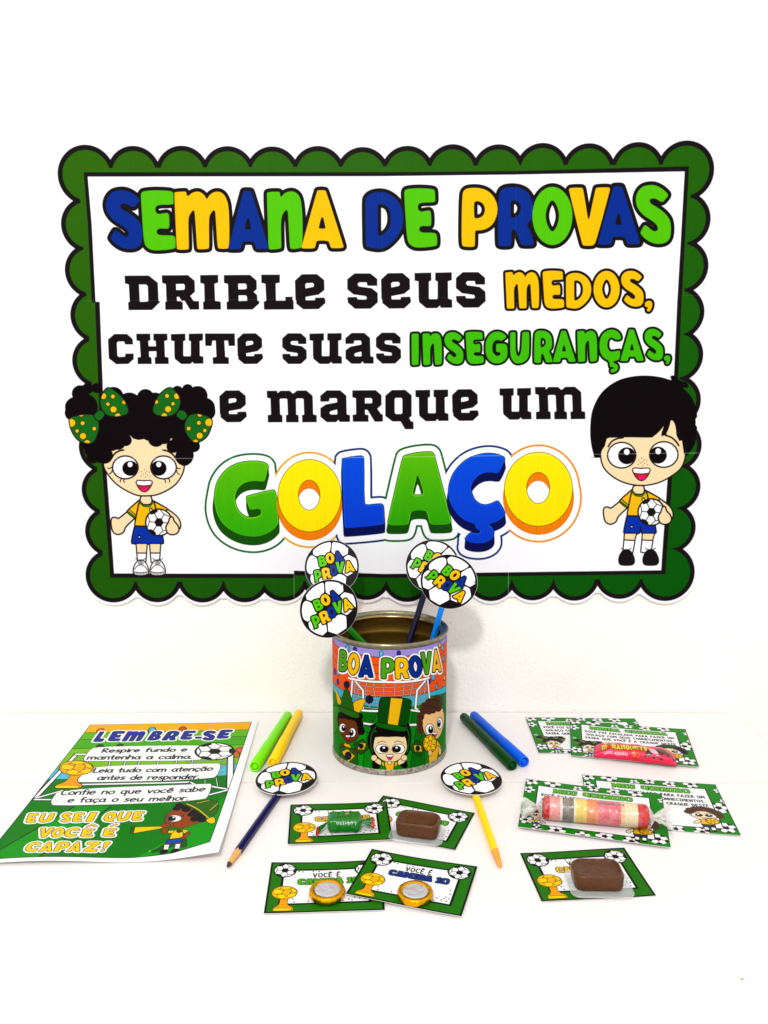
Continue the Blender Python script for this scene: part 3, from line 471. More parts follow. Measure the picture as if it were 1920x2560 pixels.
    for s_, *_c in L_:
        c = s_[1][0].mean(0); st = []
        for k in range(1, 8):
            t = k / 7; st.append(('p', [np.stack([(q[:, 0] - c[0]) * (1 + .045 * t) + c[0], q[:, 1] + 21.5 * t], -1) for q in s_[1]], 0))
        ext.append(st)
    outer = [[('p', [s_[1][0]], 0)] + [('p', [e[1][0]], 0) for e in st[2::4]] + [('p', [st[-1][1][0]], 0)] for (s_, *_c), st in zip(L_, ext)]
    for (s_, a, b, d, o), sh_ in zip(L_, outer): cv.fill(sh_, o, 19.8)
    for sh_ in outer: cv.fill(sh_, (250, 250, 253), 15.2)
    cv.fill([O(1215, 1230, 42, 26), O(1243, 1232, 30, 30)], (250, 250, 253))
    for (s_, a, b, d, o), st in zip(L_, ext):
        cv.fill(st, tuple(x * .8 for x in d)); cv.fill(st, d, -.8); cv.fill(s_, tuple(x * .72 for x in d), 1.2); cv.fill(s_, tuple(x * .8 for x in b)); cv.fill(s_, tuple(min(255, x * 1.06 + 16) for x in a), -.8); cv.fill(xf(s_, lambda q: q + np.array([0, 1.2])), gcol(a, b), -2.4)
    cv.use(lambda q: wall_T(crop(150, 900, 3.5667)(q))); girl(cv)
    cv.use(lambda q: wall_T(crop(1400, 900, 3.5667)(q))); boy(cv)
    cv.use(wall_T)
    # bare paper margins left along the cut edges of the bottom row
    for q, w in ([(285, 1147), (960, 1143), (1744, 1132)], 1.5), ([(735, 1380), (736, 1500)], 1.3), ([(1271, 1320), (1270, 1500)], 1.4): cv.fill(S(q, w), (244, 244, 246), alpha=.6)
    for q in ([(215, 752), (1100, 745), (1745, 739)], [(703, 640), (720, 1140)], [(1291, 420), (1275, 1320)], [(956, 430), (956, 1440)]): cv.fill(S(q, .9), (190, 188, 190), alpha=.2)
    # faint drying streaks of the printer, only in the solid inks
    rs = np.random.RandomState(3); st = 1 + rs.normal(0, .012, (1, cv.w, 1)) + rs.normal(0, .006, (cv.h, cv.w, 1)); ink_ = np.clip((215 - cv.a.min(2, keepdims=True)) / 120, 0, 1); cv.a *= 1 + (np.clip(st, .9, 1.1) - 1) * ink_
    cv.use(wall_T); return cv
# ---------------------------------------------------------------- football discs
def disc_art():
    N = 400; cv = Canvas(N, N, (250, 250, 250)); cv.use(lambda q: (q - np.array([805., 890.])) * (N / 2 / 706.) + N / 2)
    cv.fill(O(805, 890, 697, 697, n=72), BK); rim = O(805, 890, 650, 650, n=60)
    for p in ([(270,520),(330,420),(430,330),(540,270),(640,245),(688,275),(702,500),(600,600),(390,680),(275,630),(262,545)], [(715,268),(770,215),(900,215),(1030,240),(1142,305),(1160,490),(1040,580),(900,600),(737,500)],
              [(1065,600),(1185,520),(1400,590),(1450,700),(1458,890),(1235,1075),(1130,1020),(1000,900)], [(190,700),(250,660),(390,710),(520,950),(370,1110),(300,1160),(195,1110),(160,980),(155,850)],
              [(305,1190),(380,1130),(600,1200),(720,1260),(742,1430),(620,1530),(480,1470),(320,1335)], [(760,1210),(1000,1050),(1110,1050),(1215,1110),(1220,1390),(985,1525),(770,1435)]):
        cv.fill(P(p, r=8), (253, 253, 253), 0, clip=rim)
    for x, y in ((1085, 310), (1115, 340), (405, 1340), (435, 1370)): cv.fill(O(x, y, 15), BK)
    L = [('B', 545, 775, 195, 275, -20, LIME), ('O', 722, 672, 218, 275, -18, YEL), ('A', 940, 605, 225, 290, -24, BLUE), ('P', 492, 1165, 180, 295, -20, LIME), ('R', 692, 1075, 215, 295, -22, YEL), ('O', 862, 972, 212, 275, -15, BLUE), ('V', 1018, 870, 222, 285, -12, LIME), ('A', 1245, 815, 240, 290, -19, YEL)]
    G = [(glyph(c, x - w / 2, y - h / 2, x + w / 2, y + h / 2, rot=r), col) for c, x, y, w, h, r, col in L]
    for g, c in G: cv.fill(g, BK, 34)
    for g, c in G: cv.fill(g, c, 2)
    return cv
# ---------------------------------------------------------------- reminder sheet on the desk
_tl, _tr, _br = [on_desk(np.array(p, float))[:2] for p in ((205, 1811), (647, 1798), (543, 2133))]
SH_U = (_tr - _tl) / np.linalg.norm(_tr - _tl); _c, _s = math.cos(math.radians(-2.1)), math.sin(math.radians(-2.1)); SH_U = np.array([SH_U[0] * _c - SH_U[1] * _s, SH_U[0] * _s + SH_U[1] * _c]); SH_V = np.array([SH_U[1], -SH_U[0]]); SH_W, SH_H = .2135, .3055
SH_O = _tr - SH_U * SH_W + SH_V * .0042
SHP = 4600.0
def sheet_T(q):
    w = on_desk(q)[:, :2] - SH_O; return np.stack([w @ SH_U * SHP, w @ SH_V * SHP], -1)
def trophy(cv, T, gold=(253, 184, 20), light=(255, 218, 0)):
    "gold ball trophy; drawn in a 0..100 wide, 0..170 high frame"
    b = cv.T; cv.use(lambda q: b(T(q))); K = (60, 45, 8)
    cv.ink(P([(34, 84), (38, 112), (30, 136), (14, 146), (12, 168), (90, 168), (88, 146), (70, 134), (62, 112), (68, 84)], r=8), (250, 168, 18), K, 2)
    cv.ink(P([(18, 150), (78, 150), (84, 158), (78, 166), (18, 166), (12, 158)], r=4), light, K, 1.6)
    cv.ink(O(50, 45, 48, 44), gold, K, 2.2); rim = O(50, 45, 48, 44)
    for h in ([(8,30),(28,24),(44,34),(38,50),(20,54),(6,46)], [(40,6),(62,4),(76,10),(66,20),(46,22),(34,14)], [(26,60),(46,56),(58,68),(50,82),(32,84),(22,72)], [(70,56),(88,48),(94,58),(86,74),(68,78),(60,68)], [(80,18),(92,28),(95,42),(88,46),(76,36),(74,24)]):
        cv.ink(P(h), light, K, 1.2, clip=rim)
    for s_ in ([(44,34),(46,22)],[(66,20),(74,24)],[(38,50),(46,56)],[(76,36),(70,56)],[(58,68),(60,68)],[(28,24),(34,14)],[(20,54),(26,60)],[(88,46),(88,48)]): cv.fill(S(s_, 2.4), K, clip=rim)
    cv.use(b)
def poster():
    cv = Canvas(SH_W * SHP, SH_H * SHP, (252, 252, 252)); cv.use(sheet_T)
    A, B, D, C = crop(0, 1780, 4.879), crop(330, 1780, 5.027), crop(0, 1700, 4.023), crop(0, 1750, 2.44)
    a = lambda x, y: (x / 4.879, 1780 + y / 4.879); b = lambda x, y: (330 + x / 5.027, 1780 + y / 5.027); d = lambda x, y: (x / 4.023, 1700 + y / 4.023)
    xl = lambda y: 226 - (y - 1815) * .7854; xr = lambda y: 628 - (y - 1807.5) * .334
    art = P([(226, 1815), (628, 1807.5), (524, 2119), (430, 2139), (330, 2146), (-41, 2154)]); cv.fill(art, BK, 1.2); cv.mask_to(art)
    bands = [(1815, 1807.5, (252, 186, 10)), (1833.7, 1826.7, (112, 206, 14)), (1850.7, 1843.7, (84, 196, 8)), (1873, 1865, (140, 214, 18)), (1924, 1914, (90, 218, 246)), (1950, 1943, (0, 138, 20)), (2002, 1987, (0, 140, 14)), (2185, 2160, BK)]
    for (l0, r0, c), (l1, r1, _c) in zip(bands[:-1], bands[1:]): cv.fill(P([(xl(l0), l0), (xr(r0), r0), (xr(r1), r1), (xl(l1), l1)]), c)
    for l0, r0, _c in bands[1:-1]: cv.fill(S([(xl(l0), l0), (xr(r0), r0)], 1.5), BK)
    cv.fill(P([(186, 2018), (278, 2016), (99, 2150), (-8, 2152), (-30, 2148), (0, 2129)]), (0, 168, 14)); cv.fill(P([(430, 2100), (560, 2000), (540, 2118), (340, 2146)]), (0, 172, 14)); cv.fill(S([(0, 2129), (186, 2018)], 2.6), BK); cv.fill(S([(95, 2153), (278, 2016)], 2.6), BK)
    cv.fill(S([(226, 1812.8), (628, 1806)], 1.2), BK)
    for x, y, c in ((252, 1829, (245, 140, 20)), (381, 1826, (90, 205, 245)), (457, 1824.5, (210, 110, 10)), (599, 1878, (250, 90, 90)), (590, 1889, (235, 130, 20)), (250, 1868, (40, 90, 20)), (300, 1867, (40, 90, 20))):
        cv.ink(P([(x - 10, y + 8), (x - 8, y - 2), (x, y - 7), (x + 8, y - 3), (x + 8, y + 8)], r=4), c, BK, 1.6)
    # goal behind the panels
    W_ = (252, 252, 252)
    for q, w in ([a(930, 525), a(440, 1045)], 6), ([a(930, 522), a(1200, 520)], 5), ([a(440, 1056), a(760, 965)], 4.2), ([a(425, 1073), a(700, 1076)], 4.2), ([b(1240, 560), b(1232, 985)], 9), ([b(1215, 1003), b(980, 950)], 4.6), ([b(1215, 1010), b(950, 1066)], 4.6), ([a(940, 892), b(740, 890)], 5), ([b(740, 895), b(830, 940)], 4):
        cv.fill(S(q, w + 4), BK); cv.fill(S(q, w), W_)
    for x in (215, 272, 310, 345, 392, 438, 478): cv.fill(S([(x + 5, 1900), (x - 2, 1922)], 4.4), BK); cv.fill(S([(x + 5, 1900), (x - 2, 1922)], 1.8), W_)
    for q in ([b(700, 650), b(1190, 590)], [b(1000, 600), b(1190, 640)], [b(1060, 850), b(1075, 960)], [b(920, 870), b(915, 910)], [b(1100, 720), b(1190, 690)], [b(1090, 790), b(1190, 770)]): cv.fill(S(q, 3.2), BK); cv.fill(S(q, 1.2), W_)
    for bx in ([a(1180, 425), b(900, 420), b(880, 620), a(1000, 605), a(1090, 470)], [a(1130, 655), b(1100, 655), b(1118, 700), b(1070, 820), b(1000, 855), a(930, 870), a(905, 840), a(935, 770)], [a(735, 945), b(980, 910), b(1005, 935), b(960, 1080), b(900, 1130), d(545, 1275), d(510, 1245), d(530, 1190)]):
        cv.ink(P(bx, r=7), W_, BK, .9)
    ln = (('Respire fundo e', 254, 1882.5, 469, 1879.5, 10.5), ('mantenha a calma.', 217, 1900, 482, 1898, 11.5), ('Leia tudo com atenção', 231.6, 1932.7, 533, 1929, 12), ('antes de responder.', 242, 1951, 501, 1949, 12.5), ('Confie no que você sabe', 150.6, 1989, 515, 1981.5, 13.5), ('e faça o seu melhor.', 168, 2007.5, 473, 2003, 13.5))
    for t, x0, y0, x1, y1, H in ln:
        H *= .92; cv.fill(pen(t, x0, y0 - H, H * 1.0, 2.9, x1=x1 - H * .35, skew=.6, gap=.1, rot=math.degrees(math.atan2(y1 - y0, x1 - x0))), BK)
    def L(items, fill, w, ol=(250, 250, 250), extra=[]):
        G = [glyph(c, x0, y0, x1, y1, skew=sk) for c, x0, y0, x1, y1, sk in items] + extra
        cv.fill(G, ol, w); cv.fill(G, BK, 1.0); cv.fill(G, fill, -.1)
    s_ = .75
    L([('L', 242, 1831, 264, 1855.5, s_), ('E', 275, 1829.5, 306, 1854, s_), ('m', 312, 1830, 358, 1854, s_), ('B', 376, 1829, 404, 1852, s_), ('R', 413, 1829, 444, 1852, s_), ('E', 455, 1828.5, 484, 1850, s_), ('-', 489, 1843.5, 503, 1847.5, 0), ('S', 507, 1828.5, 538, 1852.5, .5), ('E', 546, 1826.5, 576, 1848, s_)], (36, 60, 168), 4.2)
    y_ = (255, 212, 0)
    L([('E', 67, 2034.5, 93, 2059, .5), ('U', 100, 2034.5, 132, 2058, .5), ('S', 153, 2033, 178, 2058, .5), ('E', 183, 2033, 208, 2057, .5), ('I', 220, 2032, 237, 2056, .6), ('Q', 261, 2031, 290, 2056, .5), ('U', 295, 2030.5, 325, 2054.5, .5), ('E', 331, 2030, 358, 2053, .5)], y_, 4.6)
    L([('V', 98, 2072, 131, 2098, .4), ('O', 130, 2072, 160, 2098, .5), ('C', 163, 2072, 196, 2097, .5), ('E', 203, 2074, 235, 2096, .5), ('E', 258, 2073, 290, 2094, .5)], y_, 4.6, extra=[S([(219, 2069), (231, 2063.5), (239, 2068)], 4.6), S([(279, 2067.5), (290, 2063)], 4.6)])
    L([('C', 66, 2110, 100, 2137, .5), ('A', 103, 2110, 135, 2137, .5), ('P', 140, 2109.5, 173, 2136, .5), ('A', 173, 2109, 206, 2136, .5), ('Z', 214, 2108.5, 247, 2134.5, .5), ('!', 255, 2107.5, 270, 2133, .6)], y_, 4.6)
    bx, by = b(1040, 505); ball(cv, bx, by, 47, rot=0, ry=21, lw=2.4)
    trophy(cv, lambda q: a(0, 0) + np.stack([(720 + q[:, 0] * 4.25 - np.clip(q[:, 1] - 80, 0, 99) * 1.35) / 4.879, (598 + q[:, 1] * 2.02) / 4.879], -1))
    # the child with the horn
    cv.use(lambda q: sheet_T(B(q))); K = BK; dk = (168, 80, 26)
    cv.ink(P([(500,1545),(430,1680),(230,1780),(330,1778),(440,1740),(600,1690),(620,1740),(690,1740),(680,1620),(640,1540)], r=20), (38, 98, 22), K, 5)
    cv.ink(P([(20,1530),(32,1455),(380,1450),(390,1467)]), (250, 212, 12), K, 5); cv.ink(P([(-20,1535),(0,1452),(34,1452),(14,1535)]), (40, 110, 20), K, 5)
    for x in (410, 550):
        cv.ink(P([(x,1690),(x + 58,1690),(x + 45,1750),(x - 12,1750)]), W_, K, 5); cv.fill(S([(x + 2, 1680), (x + 60, 1680)], 14), dk)
        cv.fill(P([(x - 75,1800),(x - 45,1755),(x,1745),(x + 45,1755),(x + 50,1785),(x - 10,1812)], r=15), K)
    cv.ink(P([(440,1620),(640,1620),(630,1668),(430,1678)], r=8), (26, 80, 190), K, 5)
    cv.ink(P([(520,1510),(640,1500),(640,1605),(470,1615)], r=8), (252, 208, 14), K, 5); cv.ink(P([(460,1508),(530,1508),(510,1540),(450,1535)], r=6), (252, 208, 14), K, 5); cv.ink(P([(640,1500),(710,1520),(690,1552),(640,1545)], r=8), (252, 208, 14), K, 5)
    cv.ink(P([(690,1530),(735,1550),(700,1600),(640,1630),(600,1610),(660,1585),(680,1555)], r=10), dk, K, 5); cv.ink(P([(375,1480),(462,1470),(440,1536),(365,1532)], r=8), dk, K, 5)
    cv.ink(P([(555,1515),(600,1500),(640,1520),(590,1545)], r=6), (38, 98, 22), K, 4)
    cv.ink(P([(540,1235),(450,1290),(415,1370),(440,1420),(530,1470),(640,1478),(760,1450),(880,1400),(900,1300),(680,1200)], sm=True), dk, K, 6)
    cv.fill([O(x, y, r, r * .6) for x, y, r in ((560,1225,50),(600,1190,60),(680,1240,60),(740,1310,45),(790,1370,60),(880,1385,60),(700,1200,60),(800,1290,80),(860,1340,70))], K)
    cv.ink(P([(620,1180),(700,1155),(840,1138),(1000,1130),(1080,1158),(1095,1240),(1035,1340),(960,1372),(800,1250),(680,1185)], r=40), (58, 118, 22), K, 6)
    cv.ink(P([(920,1395),(1020,1350),(1050,1395),(1042,1440),(985,1450)], r=20), (250, 208, 14), K, 6); cv.fill(S([(690,1168),(830,1245),(962,1365)], 11, True), (248, 206, 60)); cv.fill(S([(815,1165),(970,1135)], 8), (248, 206, 60)); cv.fill(S([(985,1262),(1080,1180)], 8), (248, 206, 60))
    cv.ink(O(532, 1352, 88, 40), W_, K, 6); cv.fill(O(500, 1352, 52, 32), K); cv.fill(O(522, 1338, 14, 9), W_); cv.fill(S([(600,1290),(640,1300),(650,1330)], 6, True), K); cv.fill(S([(555,1408),(525,1415),(520,1435),(545,1448)], 5, True), K)
    cv.ink(O(422, 1437, 58, 26, -5), dk, K, 5)
    cv.use(sheet_T); cv.mask = None
    cv.fill(S([(139.5, 2003.5), (144, 2005)], 1.2), (200, 120, 120)); cv.fill(O(469.5, 1855, 2.2), (240, 210, 40)); cv.fill(O(374, 2130, 1.8), (240, 220, 60))
    return cv
# ---------------------------------------------------------------- the can's paper label
CX, CY, CR, CH = .00629, .8924, .0647, .1450
LPM = 4200.0; LZ0, LZ1 = .006, .1405
LW = 2 * math.pi * CR
def label_T(q):
    r = px_ray(q); a = r[:, 0] ** 2 + r[:, 1] ** 2; b = -2 * (r[:, 0] * CX + r[:, 1] * CY); c = CX * CX + CY * CY - CR * CR
    t = (-b - np.sqrt(np.maximum(b * b - 4 * a * c, 0))) / (2 * a); w = r * t[:, None]
    ang = np.arctan2(w[:, 0] - CX, -(w[:, 1] - CY)); z = w[:, 2] + CAMH
    return np.stack([(ang * CR + LW / 2) * LPM, (LZ1 - z) * LPM], -1)
def mini_face(cv, cx, cy, rx, ry, skin, dx=.25, lw=4, rot=0, mo=True):
    b = cv.T; f = aff(1, 1, cx, cy, rot); cv.use(lambda q: b(f(q)))
    cv.ink(P([(-rx, -.3 * ry), (-.95 * rx, .2 * ry), (-.6 * rx, .75 * ry), (0, ry), (.6 * rx, .75 * ry), (.95 * rx, .2 * ry), (rx, -.3 * ry), (.8 * rx, -.9 * ry), (0, -ry * 1.05), (-.8 * rx, -.9 * ry)], sm=True), skin, BK, lw)
    for s_ in (-1, 1):
        eye(cv, s_ * .5 * rx, .05 * ry, .38 * rx, .33 * ry, -s_ * .3, lw * .8, .62, .05); cv.fill(S([(s_ * .25 * rx, -.42 * ry), (s_ * .5 * rx, -.5 * ry), (s_ * .8 * rx, -.36 * ry)], lw * .9, True), BK)
    if mo: mouth(cv, 0, .58 * ry, .22 * rx, .28 * ry, lw * .6)
    cv.use(b)
def can_label():
    cv = Canvas(LW * LPM, (LZ1 - LZ0) * LPM, (0, 140, 20)); W, H = cv.w, cv.h
    K_ = crop(800, 1580, 4.74); rs = np.random.RandomState(5)
    # backdrop all the way round: stand, wall, strip of sea-blue boards, pitch
    cv.use(lambda q: q)
    def wave(y, a=0): return lambda x: y + a * np.sin((x / W - .5) * 6.283) * 0
    zz = lambda y: (LZ1 - y) * LPM
    cv.fill(P([(0, 0), (W, 0), (W, 28), (0, 28)]), (178, 160, 232)); cv.fill(P([(0, 28), (W, 28), (W, 230), (0, 230)]), (250, 88, 20)); cv.fill(S([(0, 28), (W, 28)], 3), BK)
    for y in (66, 103, 150, 195): cv.fill(S([(0, y), (W, y)], 2.6), BK)
    cv.fill(P([(0, 230), (W, 230), (W, 268), (0, 268)]), (60, 200, 232)); cv.fill(S([(0, 230), (W, 230)], 3), BK); cv.fill(S([(0, 268), (W, 268)], 3), BK)
    for k in range(0, 12):
        x = k * W / 12; cv.fill(P([(x, 268), (x + 75, 268), (x + 20, H), (x - 90, H)]), (0, 150, 24)); cv.fill(S([(x, 268), (x - 90, H)], 3), BK)
    for k in range(34):
        x = k * W / 34 + rs.uniform(-10, 10)
        if abs(x - W / 2) < 340: continue
        y = rs.choice([46, 86, 128, 172, 212]); c = [(90, 205, 240), (60, 50, 190), (250, 190, 30)][rs.randint(3)]
        cv.ink(P([(x - 9, y + 20), (x - 9, y - 2), (x, y - 9), (x + 9, y - 2), (x + 9, y + 20)], r=6), c, BK, 3)
    cv.use(lambda q: label_T(K_(q)))
    # the visible side, traced
    W_ = (252, 252, 252)
    cv.fill(P([(158,100),(200,165),(300,215),(450,262),(620,292),(760,300),(900,296),(1100,276),(1300,230),(1440,170),(1497,120),(1497,620),(1440,660),(1300,710),(1000,760),(760,770),(520,758),(350,720),(240,670),(158,600)]), (252, 92, 22))
    cv.fill(P([(158,60),(158,100),(200,165),(300,215),(450,262),(620,292),(760,300),(900,296),(1100,276),(1300,230),(1440,170),(1497,110),(1497,60),(1300,160),(1100,200),(760,222),(450,190),(250,110)]), (180, 162, 234))
    cv.fill(S([(158,100),(200,165),(300,215),(450,262),(620,292),(760,300),(900,296),(1100,276),(1300,230),(1440,170),(1497,110)], 6, True), BK)
    for dy in (95, 195): cv.fill(S([(160,100 + dy),(200,165 + dy),(300,215 + dy),(450,262 + dy),(620,292 + dy),(760,300 + dy),(900,296 + dy),(1100,276 + dy),(1300,230 + dy),(1440,170 + dy),(1495,110 + dy)], 5, True), BK)
    cv.fill(P([(158,600),(240,672),(350,720),(520,758),(760,770),(1000,762),(1300,712),(1440,662),(1497,620),(1497,700),(1440,745),(1300,800),(1100,850),(760,880),(450,850),(250,770),(160,690)]), (62, 206, 236))
    cv.fill(S([(158,600),(240,672),(350,720),(520,758),(760,770),(1000,762),(1300,712),(1440,662),(1497,620)], 6, True), BK)
    for x, y, c in ((325,182,(90,205,240)),(413,205,(60,50,190)),(725,250,(100,215,245)),(933,248,(60,50,190)),(1418,148,(250,190,30)),(1450,182,(90,205,240)),(212,478,(90,205,240)),(175,460,(60,50,190)),(212,585,(60,50,190)),(1342,535,(70,200,235)),(1472,535,(250,170,90)),(1380,640,(70,200,235)),(1465,310,(70,200,235)),(1290,575,(60,50,190))):
        w = 20 if 250 < x < 1350 else 11; cv.ink(P([(x - w, y + 34), (x - w, y - 12), (x, y - 30), (x + w, y - 12), (x + w, y + 34)], r=14), c, BK, 6)
    # goal and net
    def bar(q, w): cv.fill(S(q, w + 9), BK); cv.fill(S(q, w), W_)
    for x0, x1, x2 in ((560,540,590),(640,640,690),(760,755,762),(890,885,880),(1000,990,960),(1110,1080,1040),(430,410,440),(470,450,480),(1210,1190,1170),(1250,1240,1230)): q = [(x0,585),(x1,700),(x2,900)]; cv.fill(S(q, 13, True), BK); cv.fill(S(q, 6, True), W_)
    for y in (640, 690, 740, 790, 840, 890): q = [(385,y - 25),(560,y + 5),(760,y + 18),(960,y + 8),(1110,y - 18),(1270,y - 60)]; cv.fill(S(q, 12, True), BK); cv.fill(S(q, 5, True), W_)
    cv.fill(P([(158,720),(250,800),(450,880),(700,915),(1000,905),(1250,850),(1497,720),(1497,1500),(158,1500)]), (0, 146, 20))
    for q, c in (([(500,900),(700,930),(600,1120),(480,1090)], (0, 122, 16)), ([(1090,960),(1240,930),(1250,1100),(1080,1110)], (0, 122, 16)), ([(160,860),(260,880),(200,1180),(158,1200)], (40, 160, 30)), ([(560,1180),(500,1620),(380,1600),(440,1200)], (0, 168, 26)), ([(1150,1100),(1250,1100),(1240,1600),(1060,1640)], (0, 120, 16)), ([(1300,760),(1497,700),(1497,900),(1420,1000)], (0, 124, 20))): cv.fill(P(q), c); cv.fill(S(q + q[:1], 5), BK)
    bar([(385,560),(365,800)], 22); bar([(400,560),(510,690),(510,900)], 22); bar([(1260,560),(1150,690),(1130,900),(1180,945)], 22); bar([(1275,560),(1300,800)], 18)
    bar([(340,545),(760,590),(1290,545)], 26); bar([(480,925),(690,935)], 24); bar([(1080,925),(1180,940)], 20); bar([(500,1078),(690,1100)], 24); bar([(1040,1100),(1160,1095)], 24)
    # lettering
    L = [('B', 277, 340, 105, 260, 3, LIME), ('O', 397, 378, 140, 262, 3, YEL), ('A', 548, 405, 175, 262, 3, BLUE), ('P', 805, 430, 165, 250, 0, LIME), ('R', 970, 428, 165, 255, -2, YEL), ('O', 1130, 410, 160, 260, -4, BLUE), ('V', 1262, 370, 130, 270, -3, LIME), ('A', 1380, 340, 110, 270, -3, YEL)]
    G = [(glyph(c, x - w / 2, y - h / 2, x + w / 2, y + h / 2, rot=r), col) for c, x, y, w, h, r, col in L]
    for g, c in G: cv.fill(g, W_, 24)
    for g, c in G: cv.fill(g, BK, 8)
    for g, c in G: cv.fill(g, c if c != LIME else (92, 182, 26), -2)
    K = (20, 14, 16); dk = (124, 62, 24); gn = (44, 108, 20)
    # left child with the jester hat
    cv.ink(P([(210,1000),(215,1090),(240,1190),(300,1280),(350,1302),(420,1280),(465,1220),(490,1100),(480,1010),(350,960)], sm=True), dk, K, 5)
    cv.fill([O(x, y, 40) for x, y in ((250,985),(290,985),(345,1000),(400,1010),(450,1040),(475,1090),(485,1150),(490,1180),(430,1000),(470,1000))], K)
    cv.fill(S([(222,960),(216,1060),(236,1140)], 16, True), K)
    for (x, y, dx) in ((268,1135,.3),(383,1190,-.3)): eye(cv, x, y, 38, 52, dx, 5, .6, .05)
    mouth(cv, 330, 1225, 30, 46, 5)
    cv.ink(P([(172,640),(245,800),(262,870),(210,850),(190,740)], r=12), (250, 190, 20), K, 5); cv.ink(P([(385,840),(450,800),(545,790),(520,860),(470,960),(395,930)], r=20), (250, 190, 20), K, 5)
    cv.ink(P([(315,660),(350,720),(380,820),(390,940),(255,900),(255,820),(280,720)], sm=True), gn, K, 5); cv.ink(P([(215,870),(330,915),(460,965),(468,1000),(440,1025),(330,990),(220,925)], r=22), (48, 118, 24), K, 5)
    cv.fill(O(316, 623, 34, 42), (34, 30, 66), 3); cv.fill(O(585, 798, 45, 48), (34, 30, 66), 3)
    cv.ink(P([(285,1320),(330,1310),(380,1385),(290,1350)]), (250, 190, 20), K, 5); cv.ink(P([(320,1290),(345,1290),(345,1325),(315,1320)]), dk, K, 4)
    cv.ink(P([(235,1330),(440,1390),(452,1600),(232,1500)]), (44, 104, 24), K, 5); cv.ink(P([(325,1385),(412,1470),(335,1540),(262,1415)]), (250, 190, 20), K, 3); cv.fill(O(333, 1465, 42, 50), (30, 34, 50)); cv.fill(S([(300,1450),(365,1490)], 6), (60, 90, 90))
    cv.ink(P([(245,1315),(280,1330),(285,1360),(250,1345)], r=10), dk, K, 4); cv.ink(P([(390,1395),(420,1385),(450,1410),(440,1440),(395,1420)], r=10), dk, K, 4)
    # small flags
    for q, dq, c in (([(400,1330),(510,1265),(590,1365),(490,1450),(440,1425)], [(478,1310),(545,1318),(520,1390),(445,1385)], (488,1350)), ([(1060,1380),(1140,1285),(1245,1335),(1190,1480)], [(1110,1340),(1195,1345),(1210,1415),(1125,1412)], (1158,1378))):
        cv.ink(P(q), (36, 96, 20), K, 5); cv.ink(P(dq), (250, 190, 20), K, 3); cv.fill(O(c[0], c[1], 28, 32), (30, 34, 50))
    # right child with curls and the gold ball
    cv.ink(P([(1330,1250),(1400,1290),(1440,1380),(1440,1440),(1415,1470),(1400,1400),(1380,1540),(1300,1580),(1280,1400)], r=20), (252, 192, 22), K, 5); cv.ink(P([(1395,1340),(1420,1370),(1440,1390),(1430,1450),(1410,1460)], r=8), (245, 200, 130), K, 4)
    cv.ink(P([(1215,1010),(1215,1100),(1240,1190),(1290,1250),(1350,1272),(1410,1240),(1450,1150),(1470,1020),(1440,900),(1300,940)], sm=True), (255, 206, 140), K, 5)
    cv.fill([O(x, y, r, r * 1.1) for x, y, r in ((1190,1000,45),(1180,1080,40),(1190,1150,36),(1190,1180,28),(1230,920,50),(1300,850,60),(1385,790,44),(1430,790,26),(1452,850,14),(1464,940,8),(1240,880,46),(1345,860,66),(1400,860,40))], (90, 54, 34))
    cv.fill([O(x, y, r, r) for x, y, r in ((1290,930,48),(1340,925,40),(1400,905,40))], (90, 54, 34))
    for q in ([(1160,1010),(1200,1000),(1220,1040),(1200,1090)],[(1230,880),(1300,870),(1370,900),(1450,900)],[(1270,830),(1350,800),(1430,830)],[(1170,1120),(1210,1110),(1215,1160)],[(1280,800),(1300,840)]): cv.fill(S(q, 6, True), (50, 28, 18))
    for (x, y, dx, rx) in ((1300,1155,.25,48),(1420,1080,-.3,32)): eye(cv, x, y, rx, 66, dx, 5, .55, .05)
    mouth(cv, 1360, 1190, 34, 52, 5); freckles(cv, 1360, 1140, .5)
    b_ = cv.T; cv.use(b_); ball(cv, 1302, 1320, 80, rot=10, ry=104, lw=6, gold=True)
    cv.ink(P([(1285,1400),(1320,1395),(1330,1440),(1310,1475),(1285,1460)], r=12), (250, 205, 140), K, 4)
    # middle child with the top hat
    cv.ink(P([(690,1180),(620,1200),(590,1300),(600,1420),(640,1480),(620,1560),(640,1620),(700,1600),(720,1500),(650,1400),(1000,1400),(930,1480),(940,1560),(1000,1610),(1035,1580),(1010,1480),(1050,1420),(1075,1250),(1060,1130),(1010,1080),(660,1090),(600,1130)], sm=True), K, K, 6)
    cv.fill(P([(600,1150),(560,1300),(620,1440),(640,1200),(680,1100)], sm=True), (22, 14, 18)); cv.fill(S([(660,1120),(610,1220),(600,1330),(620,1420)], 14, True), (30, 110, 24)); cv.fill(S([(1020,1120),(1055,1220),(1050,1330),(1030,1420)], 14, True), (30, 110, 24))
    mini_face(cv, 832, 1375, 195, 165, (255, 226, 174), lw=6, mo=False); mouth(cv, 826, 1455, 42, 56, 6); freckles(cv, 830, 1410, .8)
    cv.fill(P([(640,1250),(660,1190),(720,1130),(960,1150),(1010,1250),(900,1236),(800,1245),(720,1238)], r=20), K)
    cv.ink(P([(705,800),(740,775),(900,770),(1060,795),(1088,830),(1050,1000),(1030,1120),(690,1080),(690,1000)], r=36), (0, 84, 14), K, 7); cv.ink(P([(840,778),(978,790),(920,1115),(800,1100)]), (250, 192, 22), K, 5)
    cv.ink(P([(665,1070),(720,1080),(900,1110),(1020,1125),(1025,1165),(990,1180),(840,1160),(690,1125),(660,1105)], r=24), (10, 112, 18), K, 7)
